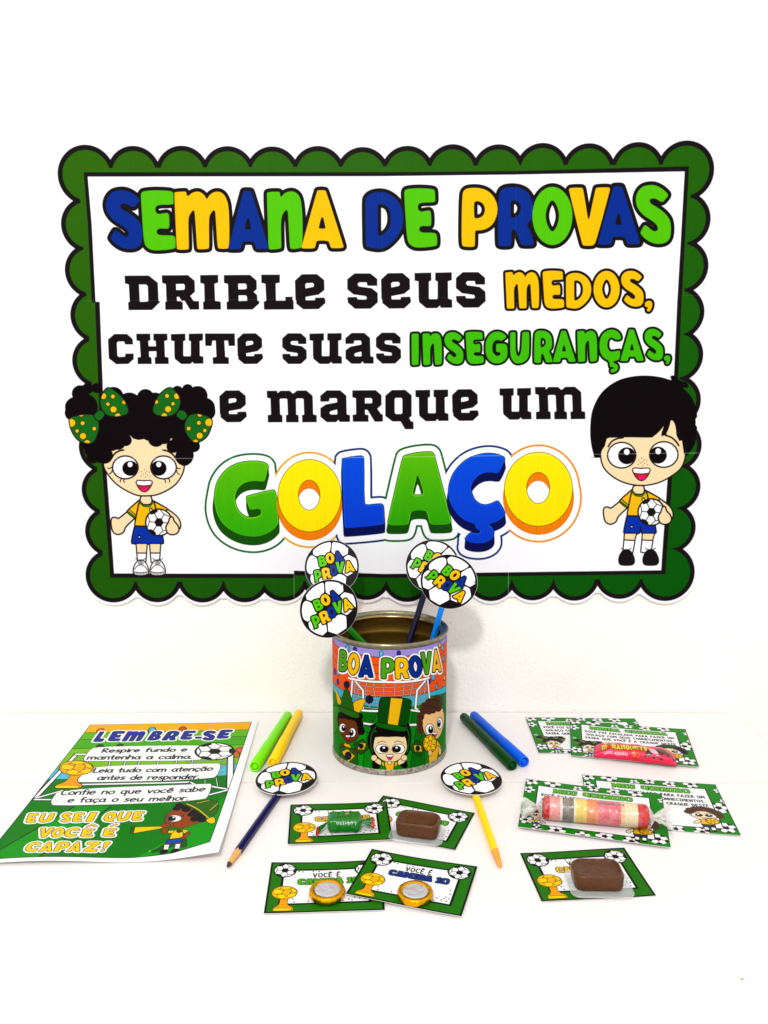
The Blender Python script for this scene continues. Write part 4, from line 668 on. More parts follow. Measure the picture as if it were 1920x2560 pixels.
    cv.ink(P([(640,1470),(730,1525),(720,1580),(640,1530)], r=14), (255, 226, 174), K, 5); cv.ink(P([(1010,1470),(920,1525),(925,1580),(1010,1540)], r=14), (255, 226, 174), K, 5)
    cv.ink(O(640, 1490, 34, 34), (255, 226, 174), K, 5); cv.ink(O(998, 1490, 34, 34), (255, 226, 174), K, 5)
    cv.ink(P([(735,1535),(790,1540),(850,1540),(915,1535),(915,1580),(870,1600),(880,1665),(790,1665),(785,1600),(730,1575)], r=12), (252, 196, 26), K, 5); cv.ink(P([(800,1530),(850,1530),(840,1570),(810,1570)], r=8), (255, 226, 174), K, 4)
    for q in ([(760,1545),(780,1665)], [(885,1545),(868,1665)]): cv.fill(S(q, 14), (44, 104, 24))
    return cv
# ---------------------------------------------------------------- the small cards
def camisa(col):
    cv = Canvas(570, 414, (22, 20, 22)); cv.fill(P([(10, 10), (560, 10), (560, 404), (10, 404)]), (44, 132, 18))
    cv.fill(P([(62, 62), (508, 62), (508, 352), (62, 352)]), (22, 20, 22)); cv.fill(P([(74, 74), (496, 74), (496, 340), (74, 340)]), (250, 250, 250))
    for x, y in ((130,86),(148,80),(168,84),(220,82),(250,84),(432,84),(480,236),(484,262),(470,290),(486,300),(452,318),(478,322),(400,322),(428,310),(372,330),(205,326),(240,330),(462,304),(416,330),(130,306),(138,330)): cv.fill(O(x, y, 4.2), BK)
    ball(cv, 76, 70, 55, rot=4, lw=5); ball(cv, 492, 76, 55, rot=4, lw=5)
    trophy(cv, lambda q: np.stack([22 + q[:, 0] * 1.28, 200 + q[:, 1] * 1.18], -1))
    cv.fill(pen('VOCÊ É', 222, 98, 34, 6.4, x1=356, gap=.22), (45, 42, 44))
    G = word('CAMiSA 10', 148, 144, 438, 190, font=SL, gap=.05) if False else []
    x = 148
    for ch in ('C', 'A', 'M', 'i', 'S', 'A', ' ', '1', 'O'):
        w = {'i': 20, ' ': 18, '1': 24, 'M': 46}.get(ch, 36)
        if ch != ' ': G.append(glyph(ch, x, 144, x + w, 190, font=SL))
        x += w + 2.5
    cv.fill(G, (40, 40, 30), 4.6); cv.fill(G, col, .6); return cv
def message(kind):
    fem = kind == 'f'; cv = Canvas(690, 500, (14, 150, 10))
    rim = P([(0, 0), (690, 0), (690, 500), (0, 500)])
    def spots(cx, cy, r, rot):
        cv.fill(O(cx, cy, r), (248, 248, 248)); c = O(cx, cy, r)
        pent = lambda x, y, s, a: P([(x + s * math.cos(math.radians(a + 72 * i)), y + s * math.sin(math.radians(a + 72 * i))) for i in range(5)])
        cv.fill(pent(cx, cy, r * .36, rot), BK)
        for i in range(5):
            a = math.radians(rot + 72 * i); cv.fill(pent(cx + r * .95 * math.cos(a), cy + r * .95 * math.sin(a), r * .33, rot + 180 + 72 * i), BK, clip=c); cv.fill(S([(cx + .36 * r * math.cos(a), cy + .36 * r * math.sin(a)), (cx + .7 * r * math.cos(a), cy + .7 * r * math.sin(a))], 2.2), BK)
    rs = np.random.RandomState(4)
    for x, y, r in ((28,18,40),(20,110,34),(30,420,36),(140,8,44),(270,40,26),(350,14,32),(450,30,34),(560,16,38),(688,70,24),(648,250,50),(688,180,20),(640,440,44),(520,490,40),(400,478,42),(300,500,36),(180,482,42),(90,496,26),(24,260,12)): spots(x, y, r, rs.uniform(0, 72))
    cv.fill(P([(64, 54), (628, 54), (628, 452), (64, 452)]), BK); cv.fill(P([(69, 59), (623, 59), (623, 447), (69, 447)]), (250, 250, 250))
    cv.fill(S([(0, 0), (690, 0), (690, 500), (0, 500), (0, 0)], 5), BK)
    t = 'MiNhA QUERidA' if fem else 'MEU QUERidO'; wd = {'i': 20, ' ': 26, 'M': 44}; x = 345 - sum(wd.get(c, 34) + 3 for c in t) / 2; G = []
    for ch in t:
        w = wd.get(ch, 34)
        if ch != ' ': G.append(glyph('r' if ch == 'R' else ch, x, 72, x + w, 116, font=SL))
        x += w + 3
    cv.fill(G, (30, 60, 10), 3.4); cv.fill(G, (104, 206, 14), .4)
    ls = ['VOCÊ FOI ESCALAD' + ('A' if fem else 'O') + ' PARA FAZER UM', 'GOLAÇO COM SEUS CONHECIMENTOS.', 'SAIBA QUE VOCÊ É ' + ('A' if fem else 'O') + ' CRAQUE DESTE']
    for i, l in enumerate(ls): w = 16.6 * len(l); cv.fill(pen(l, 345 - w / 2, 136 + 44 * i, 24, 5.2, x1=345 + w / 2, gap=.2), (50, 48, 52))
    # child at the lower left, child with the gold ball at the lower right
    cv.use(aff(.13, .13, 12, 244) if fem else aff(.13, .13, -4, 250))
    b = cv.T
    if fem: girl(cv)
    else: boy(cv)
    cv.use(lambda q: q)
    hx, hy = 560, 330; hair = (22, 16, 18) if fem else (98, 62, 40)
    cv.ink(P([(535, 370), (590, 370), (592, 420), (532, 420)], r=6), (252, 196, 20), BK, 3); cv.ink(P([(500, 400), (530, 376), (536, 388), (512, 420), (498, 418)], r=6), SKIN, BK, 3); cv.ink(P([(532, 420), (592, 420), (590, 446), (536, 446)]), (30, 60, 150) if fem else (60, 64, 90), BK, 3)
    for x in (546, 578): cv.ink(P([(x - 9, 446), (x + 9, 446), (x + 8, 470), (x - 8, 470)]), (250, 250, 250), BK, 2.4); cv.fill(O(x, 476, 14, 9), BK)
    mini_face(cv, hx, hy, 66, 46, SKIN, lw=3.2)
    cv.fill([O(hx + x, hy + y, r, r * .8) for x, y, r in ((-66,-22,24),(-50,-44,28),(-24,-56,30),(6,-60,32),(36,-52,30),(58,-34,28),(72,-10,24),(76,12,20))], hair)
    if not fem:
        for q in ([(-60,-30),(-30,-50),(0,-40)],[(0,-66),(30,-60),(60,-40)],[(60,-10),(76,0),(74,20)]): cv.fill(S([(hx + x, hy + y) for x, y in q], 2.5, True), (55, 32, 20))
    else: cv.ink(P([(500, 262), (560, 240), (622, 262), (600, 280), (520, 280)], r=12), (40, 90, 20), BK, 3)
    ball(cv, 590, 386, 32, rot=10, ry=26, lw=2.6, gold=True)
    return cv
# ---------------------------------------------------------------- wrappers
def wrap_green():
    cv = Canvas(420, 300, (4, 128, 30)); rs = np.random.RandomState(2)
    for i in range(9): cv.fill(S([(rs.uniform(0, 420), rs.uniform(0, 300)), (rs.uniform(0, 420), rs.uniform(0, 300))], rs.uniform(2, 7)), (10, 150, 44), alpha=.5)
    # lettering is seen upside down on the near side
    f = lambda q: np.stack([420 - q[:, 0], 300 - q[:, 1]], -1); cv.use(f)
    G = word('L', 62, 52, 92, 100)+[];  W_ = (235, 245, 235)
    cv.fill(pen('Lobitto' if 'b' in PEN else 'L', 66, 52, 44, 10, x1=300, gap=.12, skew=.1), (4, 70, 20)); cv.fill(pen('Lobitto', 66, 50, 44, 7, x1=300, gap=.12, skew=.1), W_)
    cv.use(lambda q: q)
    for y in (96, 104, 112, 120): cv.fill(S([(120, y), (290, y)], 3), (2, 66, 18))
    for x in range(0, 60, 5): cv.fill(S([(120 + x, 128), (120 + x, 142)], 1 + (x * 7 % 3)), (2, 50, 14))
    cv.fill(P([(210, 20), (270, 16), (262, 44), (215, 46)], r=8), (205, 30, 40)); cv.fill(S([(218, 36), (230, 24), (240, 38), (252, 24), (262, 36)], 6), W_)
    return cv
def wrap_pink():
    cv = Canvas(900, 260, (246, 26, 90)); yl = (255, 205, 20); rs = np.random.RandomState(1)
    cv.fill(P([(0, 235), (900, 235), (900, 260), (0, 260)]), (225, 14, 66))
    G = word('BEE', 110, 4, 235, 66, gap=.06); cv.fill(G, (200, 60, 10), 6); cv.fill(G, yl)
    x = 84; G = []
    for i, ch in enumerate('MORANGUETE'):
        w = 50 if ch != 'M' else 60; G.append(glyph({'N': 'n', 'M': 'm'}.get(ch, ch), x, 82 - i * 2, x + w - 3, 164 - i * 2, rot=-2)); x += w
    cv.fill(G, (70, 20, 8), 9); cv.fill(G, yl, 1); cv.fill(G[1:2], (235, 60, 20), 0)
    cv.fill(pen('SABOR MORANGO', 110, 190, 26, 5, x1=370, gap=.2), (250, 210, 225))
    cv.ink(P([(420, 150), (480, 140), (515, 165), (500, 215), (462, 240), (420, 215), (405, 175)], sm=True), (238, 40, 24), (120, 10, 20), 3); cv.fill(P([(420, 150), (400, 120), (440, 134), (470, 112), (480, 142)]), (40, 140, 30))
    for i in range(26): cv.fill(O(425 + rs.uniform(0, 70), 160 + rs.uniform(0, 60), 3), (255, 210, 90))
    ch = (92, 40, 16)
    cv.fill(P([(560, 170), (610, 100), (660, 150), (600, 190)], sm=True), ch); cv.ink(P([(590, 96), (680, 112), (700, 168), (620, 160)], r=12), (250, 190, 205), (250, 230, 235), 2)
    cv.fill(P([(660, 86), (740, 66), (830, 84), (880, 140), (870, 178), (840, 150), (800, 168), (770, 150), (730, 180), (700, 160)], sm=True), ch)
    for q in ((700, 90, 24), (740, 84, 26), (780, 92, 26), (820, 108, 22)): cv.fill(S([(q[0], q[1]), (q[0] + 12, q[1] + q[2])], 5), (140, 76, 36))
    for x, y, r in ((560, 200, 12), (600, 186, 16), (650, 205, 14), (700, 200, 9), (730, 215, 16)): cv.ink(O(x, y, r * 1.3, r * .8), ch, (200, 120, 80), 2)
    return cv
def roll_candy():
    cv = Canvas(900, 560, (250, 226, 210)); rs = np.random.RandomState(8)
    segs = [(0, 60, (228, 6, 12)), (60, 150, (250, 160, 156)), (150, 170, (250, 226, 215)), (170, 265, (140, 132, 120)), (265, 285, (245, 235, 200)), (285, 375, (252, 214, 90)), (375, 470, (248, 150, 84)), (470, 660, (240, 112, 120)), (660, 690, (250, 206, 150)), (690, 800, (253, 232, 190)), (800, 900, (230, 8, 14))]
    for a, b, c in segs: cv.fill(P([(a, 0), (b, 0), (b, 560), (a, 560)]), c)
    for x in (690, 706, 722, 738, 754, 770, 786): cv.fill(S([(x, 0), (x, 560)], 4), (240, 190, 130))
    for x in (105, 218, 330, 422, 565): cv.fill(S([(x, 0), (x, 560)], 5), (236, 150, 130), alpha=.6)
    n = rs.normal(0, 13, (cv.h // 4 + 1, cv.w // 4 + 1, 1)).repeat(4, 0).repeat(4, 1)[:cv.h, :cv.w] + rs.normal(0, 10, (cv.h, cv.w, 1)); m = ((np.arange(cv.w) > 60) & (np.arange(cv.w) < 690))[None, :, None]
    cv.a = (cv.a + n * np.where(m, 1.0, .25)).astype(np.float32)
    f = lambda q: np.stack([900 - q[:, 0], 560 - q[:, 1]], -1); cv.use(f)      # batch print, seen upside down
    cv.fill(pen('VAL 307428', 200, 196, 28, 4.5, x1=440, gap=.25), (96, 50, 60)); cv.fill(pen('LOTE 2904', 200, 240, 28, 4.5, x1=420, gap=.25), (96, 50, 60)); cv.use(lambda q: q)
    x = 455
    while x < 690: w = rs.choice([2, 3, 5]); cv.fill(P([(x, 110), (x + w, 110), (x + w, 132), (x, 132)]), (40, 40, 90)); x += w + rs.choice([3, 4, 6])
    return cv
# ================================================================ materials
def srgb(c): return tuple(float(v) for v in S2L(c)) + (1.0,)
def mat(name, col, rough=.5, spec=.5, metal=0, bump=None, coat=0, alpha=1, trans=0, sub=0, var=0, vscale=20):
    m = bpy.data.materials.new(name); m.use_nodes = True; N, L = m.node_tree.nodes, m.node_tree.links; b = N['Principled BSDF']
    c = srgb(col); b.inputs['Base Color'].default_value = c; b.inputs['Roughness'].default_value = rough; b.inputs['Specular IOR Level'].default_value = spec
    b.inputs['Metallic'].default_value = metal; b.inputs['Coat Weight'].default_value = coat; b.inputs['Coat Roughness'].default_value = .12; b.inputs['Alpha'].default_value = alpha; b.inputs['Transmission Weight'].default_value = trans
    if sub: b.inputs['Subsurface Weight'].default_value = sub; b.inputs['Subsurface Radius'].default_value = (.01, .006, .004)
    tc = N.new('ShaderNodeTexCoord')
    if var:
        n = N.new('ShaderNodeTexNoise'); n.inputs['Scale'].default_value = vscale; n.inputs['Detail'].default_value = 5; L.new(tc.outputs['Object'], n.inputs['Vector'])
        mx = N.new('ShaderNodeMix'); mx.data_type = 'RGBA'; mx.blend_type = 'MULTIPLY'; mx.inputs['Factor'].default_value = 1
        r = N.new('ShaderNodeMapRange'); r.inputs['From Min'].default_value = .3; r.inputs['From Max'].default_value = .7; r.inputs['To Min'].default_value = 1 - var; r.inputs['To Max'].default_value = 1
        L.new(n.outputs['Fac'], r.inputs['Value']); mx.inputs['A'].default_value = c; L.new(r.outputs['Result'], mx.inputs['B']); L.new(mx.outputs['Result'], b.inputs['Base Color'])
    if bump:
        sc, dist, st = bump; n = N.new('ShaderNodeTexNoise'); n.inputs['Scale'].default_value = sc; n.inputs['Detail'].default_value = 6; n.inputs['Roughness'].default_value = .6; L.new(tc.outputs['Object'], n.inputs['Vector'])
        bp = N.new('ShaderNodeBump'); bp.inputs['Strength'].default_value = st; bp.inputs['Distance'].default_value = dist; L.new(n.outputs['Fac'], bp.inputs['Height']); L.new(bp.outputs['Normal'], b.inputs['Normal'])
    return m
def printed(name, cv, rough=.45, spec=.4, paper=.85, bump=None, coat=0, metal=0, back=True, gloss=False):
    "printed paper: the drawn picture as ink on paper of ordinary reflectance; the back of the sheet is plain"
    h, w = cv.a.shape[:2]; wt = np.clip((cv.a.min(2, keepdims=True) - 205) / 35, 0, 1); cv.a = cv.a * (wt + (1 - wt) * (np.where(cv.a[..., :1] > 244, .965, .90) if not gloss else .98));   # ink takes light from the paper
    im = bpy.data.images.new(name, w, h, alpha=False)
    buf = np.ones((h, w, 4), np.float32); buf[..., :3] = np.clip(cv.a[::-1] * 1.045 - 11, 0, 255) / 255.0; im.pixels.foreach_set(buf.ravel()); im.update(); im.pack()
    paper *= .93; g_ = 1 if gloss else .15; m = mat(name, (230, 230, 230), rough, spec * g_, metal, bump, coat * g_); N, L = m.node_tree.nodes, m.node_tree.links; b = N['Principled BSDF']
    t = N.new('ShaderNodeTexImage'); t.image = im; t.interpolation = 'Cubic'; t.extension = 'EXTEND'
    mx = N.new('ShaderNodeMix'); mx.data_type = 'RGBA'; mx.blend_type = 'MULTIPLY'; mx.inputs['Factor'].default_value = 1; mx.inputs['B'].default_value = (paper * .985, paper * .995, min(1, paper * 1.02), 1)
    L.new(t.outputs['Color'], mx.inputs['A'])
    out = mx.outputs['Result']
    if back:
        g = N.new('ShaderNodeNewGeometry'); m2 = N.new('ShaderNodeMix'); m2.data_type = 'RGBA'; m2.inputs['B'].default_value = (.74, .74, .74, 1)
        L.new(g.outputs['Backfacing'], m2.inputs['Factor']); L.new(out, m2.inputs['A']); out = m2.outputs['Result']
    L.new(out, b.inputs['Base Color']); return m
# ================================================================ object helpers
COL = scene.collection
def link(name, me, parent=None, mats=None, smooth=False):
    o = bpy.data.objects.new(name, me); COL.objects.link(o)
    if parent: o.parent = parent
    for m in (mats if isinstance(mats, (list, tuple)) else [mats] if mats else []): me.materials.append(m)
    if smooth: me.shade_smooth()
    return o
def bm_obj(name, bm, m, parent=None, smooth=False):
    bmesh.ops.recalc_face_normals(bm, faces=bm.faces); me = bpy.data.meshes.new(name); bm.to_mesh(me); bm.free(); return link(name, me, parent, m, smooth)
def tag(o, label=None, cat_=None, group=None, kind=None):
    for k, v in (('label', label), ('category', cat_), ('group', group), ('kind', kind)):
        if v: o[k] = v
    return o
def empty(name, loc=(0, 0, 0), rot=(0, 0, 0)):
    o = bpy.data.objects.new(name, None); COL.objects.link(o); o.location = loc; o.rotation_euler = rot; o.empty_display_size = .02; return o
def lathe(prof, n=64, arc=360, close=False):
    bm = bmesh.new(); R = []
    for r, z in prof: R.append([bm.verts.new((r * math.cos(2 * math.pi * i / n), r * math.sin(2 * math.pi * i / n), z)) for i in range(n)] if r > 1e-6 else [bm.verts.new((0, 0, z))])
    for a, b in zip(R[:-1], R[1:]):
        for i in range(n):
            j = (i + 1) % n
            if len(a) == 1 and len(b) == 1: continue
            if len(a) == 1: bm.faces.new((a[0], b[j], b[i]))
            elif len(b) == 1: bm.faces.new((a[i], a[j], b[0]))
            else: bm.faces.new((a[i], a[j], b[j], b[i]))
    return bm
def box_bm(x0, x1, y0, y1, z0, z1, bev=0, seg=3):
    bm = bmesh.new(); bmesh.ops.create_cube(bm, size=1); bmesh.ops.scale(bm, vec=(x1 - x0, y1 - y0, z1 - z0), verts=bm.verts); bmesh.ops.translate(bm, vec=((x0 + x1) / 2, (y0 + y1) / 2, (z0 + z1) / 2), verts=bm.verts)
    if bev: bmesh.ops.bevel(bm, geom=bm.edges[:], offset=bev, segments=seg, affect='EDGES', profile=.5)
    return bm
def grid_sheet(name, w, h, nx, ny, zf, m, parent=None, th=.00035):
    "sheet in its own plane, x 0..w, y 0..-h, picture upright, own thickness; zf(u, v) bends it"
    me = bpy.data.meshes.new(name); V = []; F = []; UV = []
    for k, dz in ((0, 0), (1, -th)):
        for j in range(ny + 1):
            for i in range(nx + 1): u, v = i / nx, j / ny; V.append((u * w, -v * h, zf(u, v) + dz)); UV.append((u, 1 - v))
    n1 = (nx + 1) * (ny + 1); q = lambda i, j, k=0: k * n1 + j * (nx + 1) + i
    for j in range(ny):
        for i in range(nx): F.append((q(i, j), q(i, j + 1), q(i + 1, j + 1), q(i + 1, j)))
    nf = len(F)
    for j in range(ny):
        for i in range(nx): F.append((q(i, j, 1), q(i + 1, j, 1), q(i + 1, j + 1, 1), q(i, j + 1, 1)))
    def skirt(a, b):
        k = len(V)
        for c in (a, b): V.append(V[c]); UV.append(UV[c])
        for c in (b, a): V.append(V[c + n1]); UV.append(UV[c])
        F.append((k, k + 1, k + 2, k + 3))
    for i in range(nx): skirt(q(i, 0), q(i + 1, 0)); skirt(q(i + 1, ny), q(i, ny))
    for j in range(ny): skirt(q(0, j + 1), q(0, j)); skirt(q(nx, j), q(nx, j + 1))
    me.from_pydata(V, [], F); uv = me.uv_layers.new(name='UVMap')
    for l in me.loops: uv.data[l.index].uv = UV[l.vertex_index]
    for i, p in enumerate(me.polygons): p.material_index = 0 if i < nf else 1; p.use_smooth = i < 2 * nf
    return link(name, me, parent, [m, PAPER])
PAPER = mat('plain_paper', (232, 231, 230), .6, .3)
WALLM = mat('wall_paint', (243, 241, 236), .7, .25, bump=(190, .0022, .55), var=.03, vscale=9)
DESKM = mat('white_laminate', (231, 226, 224), .38, .3, bump=(60, .0003, .1), var=.018, vscale=6)
FLOORM = mat('floor_tile', (200, 196, 190), .4, .5, var=.1, vscale=3)
SPECK = mat('dirt_speck', (120, 112, 104), .8, .2)
# ================================================================ the setting
bm = box_bm(-1.9, 1.9, 1.0, 1.12, 0, 2.5); wall = tag(bm_obj('wall', bm, WALLM), 'white plastered wall behind the desk carrying the big banner', kind='structure')
bm = box_bm(-1.9, 1.9, -1.6, 1.0, -.05, -.001); floor_ = tag(bm_obj('floor', bm, FLOORM), 'pale tiled floor under the desk', kind='structure')
def dot(name, p, r, parent, m=SPECK, desk=False, asp=1):
    b = bmesh.new(); bmesh.ops.create_circle(b, cap_ends=True, segments=9, radius=r); rr = random.Random(int(p[0])); 
    for v in b.verts: v.co *= rr.uniform(.6, 1.2); v.co.y *= asp
    o = bm_obj(name, b, m, parent); w = on_desk(np.array(p, float)) if desk else on_wall(np.array(p, float))
    o.location = (w[0], w[1], DZ + .0004) if desk else (w[0], .9996, w[2]); o.rotation_euler = (0, 0, 0) if desk else (math.pi / 2, 0, 0); return o
for p, r, a in (((198, 1737), .0007, 1), ((774, 1757), .0008, .4), ((1235, 1763), .0006, .5), ((1243, 1761), .0004, 1), ((1257, 1764), .0006, .5), ((1126, 1556), .0007, .8), ((1067, 118), .0006, 1), ((1218, 80), .0005, 1), ((1235, 313), .0004, 1), ((1800, 1325), .0006, 1), ((1846, 772), .0005, 1), ((1392, 1738), .0005, .7), ((1436, 1775), .0007, .6), ((170, 1350), .0006, 1), ((455, 1759), .0009, .3)): dot('scuff_mark', p, r, wall, asp=a)
# the desk
dR = float(on_desk(np.array((1920., 1866.)))[0]); dL = -float(on_desk(np.array((60., 1779.)))[0]) - .0 ; dLx = -dL - .03
desk = tag(empty('desk', (0, .6, 0)), 'white laminate desk with rounded corners pushed against the wall', 'desk')
def board(x0, x1, y0, y1, rb, rf, name='board', rb2=None):
    P_ = []
    def corner(cx, cy, r, a0):
        if r <= 0: P_.append((cx, cy)); return
        for k in range(9): a = math.radians(a0 + 90 * k / 8); P_.append((cx + r * math.cos(a), cy + r * math.sin(a)))
    rb2 = rb if rb2 is None else rb2; corner(x1 - rb2, y1 - rb2, rb2, 0); corner(x0 + rb, y1 - rb, rb, 90); corner(x0 + rf, y0 + rf, rf, 180); corner(x1 - rf, y0 + rf, rf, 270)
    bm = bmesh.new(); vs = [bm.verts.new((x, y - .6, DZ)) for x, y in P_]; f = bm.faces.new(vs)
    r_ = bmesh.ops.extrude_face_region(bm, geom=[f]); bmesh.ops.translate(bm, vec=(0, 0, -.025), verts=[g for g in r_['geom'] if isinstance(g, bmesh.types.BMVert)])
    bmesh.ops.bevel(bm, geom=[e for e in bm.edges if abs(e.verts[0].co.z - DZ) < 1e-6 and abs(e.verts[1].co.z - DZ) < 1e-6], offset=.0012, segments=2, affect='EDGES')
    return bm_obj(name, bm, DESKM, desk)
_yj = float(on_desk(np.array((960., 1957.)))[1])
board(dLx, dR, _yj + .00015, .9985, .032, 0, rb2=.012); board(dLx, dR, .12, _yj - .00015, 0, .032)
for sx in (dLx + .05, dR - .05):
    for sy in (.2, .92): bm = box_bm(sx - .02, sx + .02, sy - .62, sy - .58, 0, DZ - .0255, .003, 2); bm_obj('leg', bm, DESKM, desk)
OR = mat('crumb', (236, 140, 50), .7)
dot('crumb', (1855, 2448), .0011, desk, OR, True).location.y -= .6
for p in ((1240, 2046), (1837, 1839), (950, 1965), (544, 2175), (1624, 1937), (700, 1986), (1108, 2132), (1836, 2370), (755, 2415)): dot('crumb', p, .0004, desk, SPECK, True).location.y -= .6
# ================================================================ the banner: twelve printed sheets butted edge to edge
M_BAN = printed('banner_print', banner(), .5, .3, .85)
ban = tag(empty('banner', (0, 1.0, CAMZ)), 'large scalloped green banner reading SEMANA DE PROVAS taped to the wall', 'banner')
SC = scallops(); outl = []
for i, ((cx, cz, r), (a, b)) in enumerate(zip(SC, ARCS)):
    pc = SC[i - 1]; nc = SC[(i + 1) % len(SC)]; c = np.array([cx, cz])
    def cusp(pt, c1, c2): d = (pt - c1) / np.linalg.norm(pt - c1) + (pt - c2) / np.linalg.norm(pt - c2); return pt + d / (np.linalg.norm(d) + 1e-9) * .0092
    A_ = cusp(a, np.array(pc[:2]), c); B_ = cusp(b, c, np.array(nc[:2])); outl.append(A_)
    a0 = math.atan2(a[1] - cz, a[0] - cx); a1 = math.atan2(b[1] - cz, b[0] - cx)
    while a1 > a0: a1 -= 2 * math.pi
    K = 8 if a0 - a1 < 2.6 else 14
    for k in range(1, K):
        t = k / K; an = a0 + (a1 - a0) * t; q = c + np.array([math.cos(an), math.sin(an)]) * (r + .0036); lin = A_ * (1 - t) + B_ * t; w = abs(2 * t - 1) ** 2.5 * (.75 if K == 8 else .0)
        if K == 14: q = c + np.array([math.cos(an), math.sin(an)]) * (r + .0036 + .002 * abs(2 * t - 1) ** 4)
        outl.append(q * (1 - w) + lin * w)
_d = []
for i in range(len(outl)):
    a, b = outl[i], outl[(i + 1) % len(outl)]
    for k in range(3): _d.append(a + (b - a) * k / 3)
outl = []
for q in _d:      # the cut line swings out round the girl's hair on the left
    p_ = to_px(np.array([q[0], 1.0, q[1]]))
    if p_[0] < 400 and 915 < p_[1] < 1130:
        xx = np.interp(p_[1], [915, 940, 960, 985, 1015, 1050, 1080, 1105, 1130], [199, 172, 160, 152, 150, 155, 167, 180, 196])
        if xx < p_[0]: w_ = on_wall(np.array([xx, p_[1]])); q = np.array([w_[0], w_[2]])
    outl.append(q)
def W2(x, y): w = on_wall(np.array((x, y), float)); return np.array([w[0], w[2]])
H1, H2 = (W2(200, 753), W2(1750, 739)), (W2(240, 1147.5), W2(1745, 1132))
V1, V2, V3 = (W2(703, 370), W2(735, 1500)), (W2(956, 370), W2(955, 1500)), (W2(1291, 370), W2(1270, 1500))
def side(pq, x, z): a, b = pq; return (b[0] - a[0]) * (z - a[1]) - (b[1] - a[1]) * (x - a[0])
master = bmesh.new(); vs = [master.verts.new((q[0], 0, q[1])) for q in outl]; es = [master.edges.new((vs[i], vs[(i + 1) % len(vs)])) for i in range(len(vs))]
bmesh.ops.triangle_fill(master, use_beauty=True, use_dissolve=False, edges=es)
def cutl(p, n): bmesh.ops.bisect_plane(master, geom=master.verts[:] + master.edges[:] + master.faces[:], plane_co=(p[0], 0, p[1]), plane_no=(n[0], 0, n[1]), dist=1e-6)
for a, b in (H1, H2, V1, V2, V3): d = b - a; cutl(a, (d[1], -d[0]))
for k in range(1, 34): cutl((-.42 + k * .0247, 0), (1, 0))
for k in range(1, 26): cutl((0, CAMZ - .28 + k * .0223), (0, 1))
zb, zt = min(q[1] for q in outl), max(q[1] for q in outl); xa, xb_ = min(q[0] for q in outl), max(q[0] for q in outl)
def lift(x, z):
    e = max(0, 1 - (z - zb) / .075); s = max(0, 1 - (xb_ - x) / .05); l = max(0, 1 - (x - xa) / .04); t = max(0, 1 - (zt - z) / .04)
    return .0009 + .0044 * e ** 2 * (.75 + .25 * math.sin(x * 23 + 1)) + .0022 * s ** 2 * (.6 + .4 * math.sin(z * 31)) + .0012 * l ** 2 + .0007 * t ** 2 + .0004 * (1 + math.sin(x * 9 + z * 14)) * .5
rs = random.Random(6)
for row in range(3):
    for colm in range(4):
        bm = master.copy(); dl = []
        for f in bm.faces:
            c = f.calc_center_median(); x, z = c.x, c.z
            r_ = (side(H1, x, z) < 0) + (side(H2, x, z) < 0); c_ = (side(V1, x, z) > 0) + (side(V2, x, z) > 0) + (side(V3, x, z) > 0)
            if (r_, c_) != (row, colm): dl.append(f)
        bmesh.ops.delete(bm, geom=dl, context='FACES')
        for f in bm.faces:
            if f.normal.y > 0: f.normal_flip()
        uvl = bm.loops.layers.uv.new('UVMap'); du = {(2, 3): .0026, (2, 0): -.0008, (0, 2): .0003}.get((row, colm), 0) ; dv = {(2, 1): .0012, (0, 3): -.0006}.get((row, colm), 0)
        for f in bm.faces:
            f.smooth = True
            for l in f.loops: l[uvl].uv = ((l.vert.co.x + du - BX0) / (BX1 - BX0), (l.vert.co.z + dv - BZ0) / (BZ1 - BZ0))
        off = rs.uniform(0, .00035)
        for v in bm.verts: v.co.y = -(lift(v.co.x, v.co.z) + off); v.co.z -= CAMZ
        # paper thickness: a skirt along every edge
        be = [e for e in bm.edges if e.is_boundary]
        for e in be: e.smooth = False
        r_ = bmesh.ops.extrude_edge_only(bm, edges=be)
        for v in [g for g in r_['geom'] if isinstance(g, bmesh.types.BMVert)]: v.co.y += .0003
        for f in [g for g in r_['geom'] if isinstance(g, bmesh.types.BMFace)]: f.material_index = 1; f.smooth = False
        me = bpy.data.meshes.new('sheet'); bm.to_mesh(me); bm.free(); link('sheet', me, ban, [M_BAN, PAPER])
master.free()
# ================================================================ the can
TIN = mat('tin_plate', (150, 142, 118), .28, .5, 1.0, bump=(300, .0006, .3), var=.35, vscale=140)
TIN2 = mat('worn_tin', (190, 184, 170), .4, .5, .75, bump=(400, .0008, .4), var=.75, vscale=330)
GOLD_IN = mat('gold_lacquer', (176, 140, 60), .3, .5, .9, var=.2, vscale=60)
M_LAB = printed('can_label_print', can_label(), .5, .3, .80)
can = tag(empty('tin_can', (CX, CY, DZ), (0, 0, 0)), 'open tin can wrapped in a football label reading BOA PROVA', 'can')
bm = lathe([(.0628, .0042), (.0628, .030), (.0618, .031), (.0628, .032), (.0628, .050), (.0618, .051), (.0628, .052), (.0628, .075), (.0616, .0765), (.0628, .078), (.0628, .098), (.0616, .0995), (.0628, .101), (.0628, .118), (.0618, .120), (.0628, .122), (.0628, .134), (.0605, .1385), (.0580, .1395), (.0574, .1408), (.0580, .1422), (.0606, .1428)], 96); bm_obj('inner_wall', bm, GOLD_IN, can, True)
bm = lathe([(0, .0045), (.045, .0045), (.047, .0052), (.049, .0045), (.0628, .0042)], 96); bm_obj('base_plate', bm, GOLD_IN, can, True)
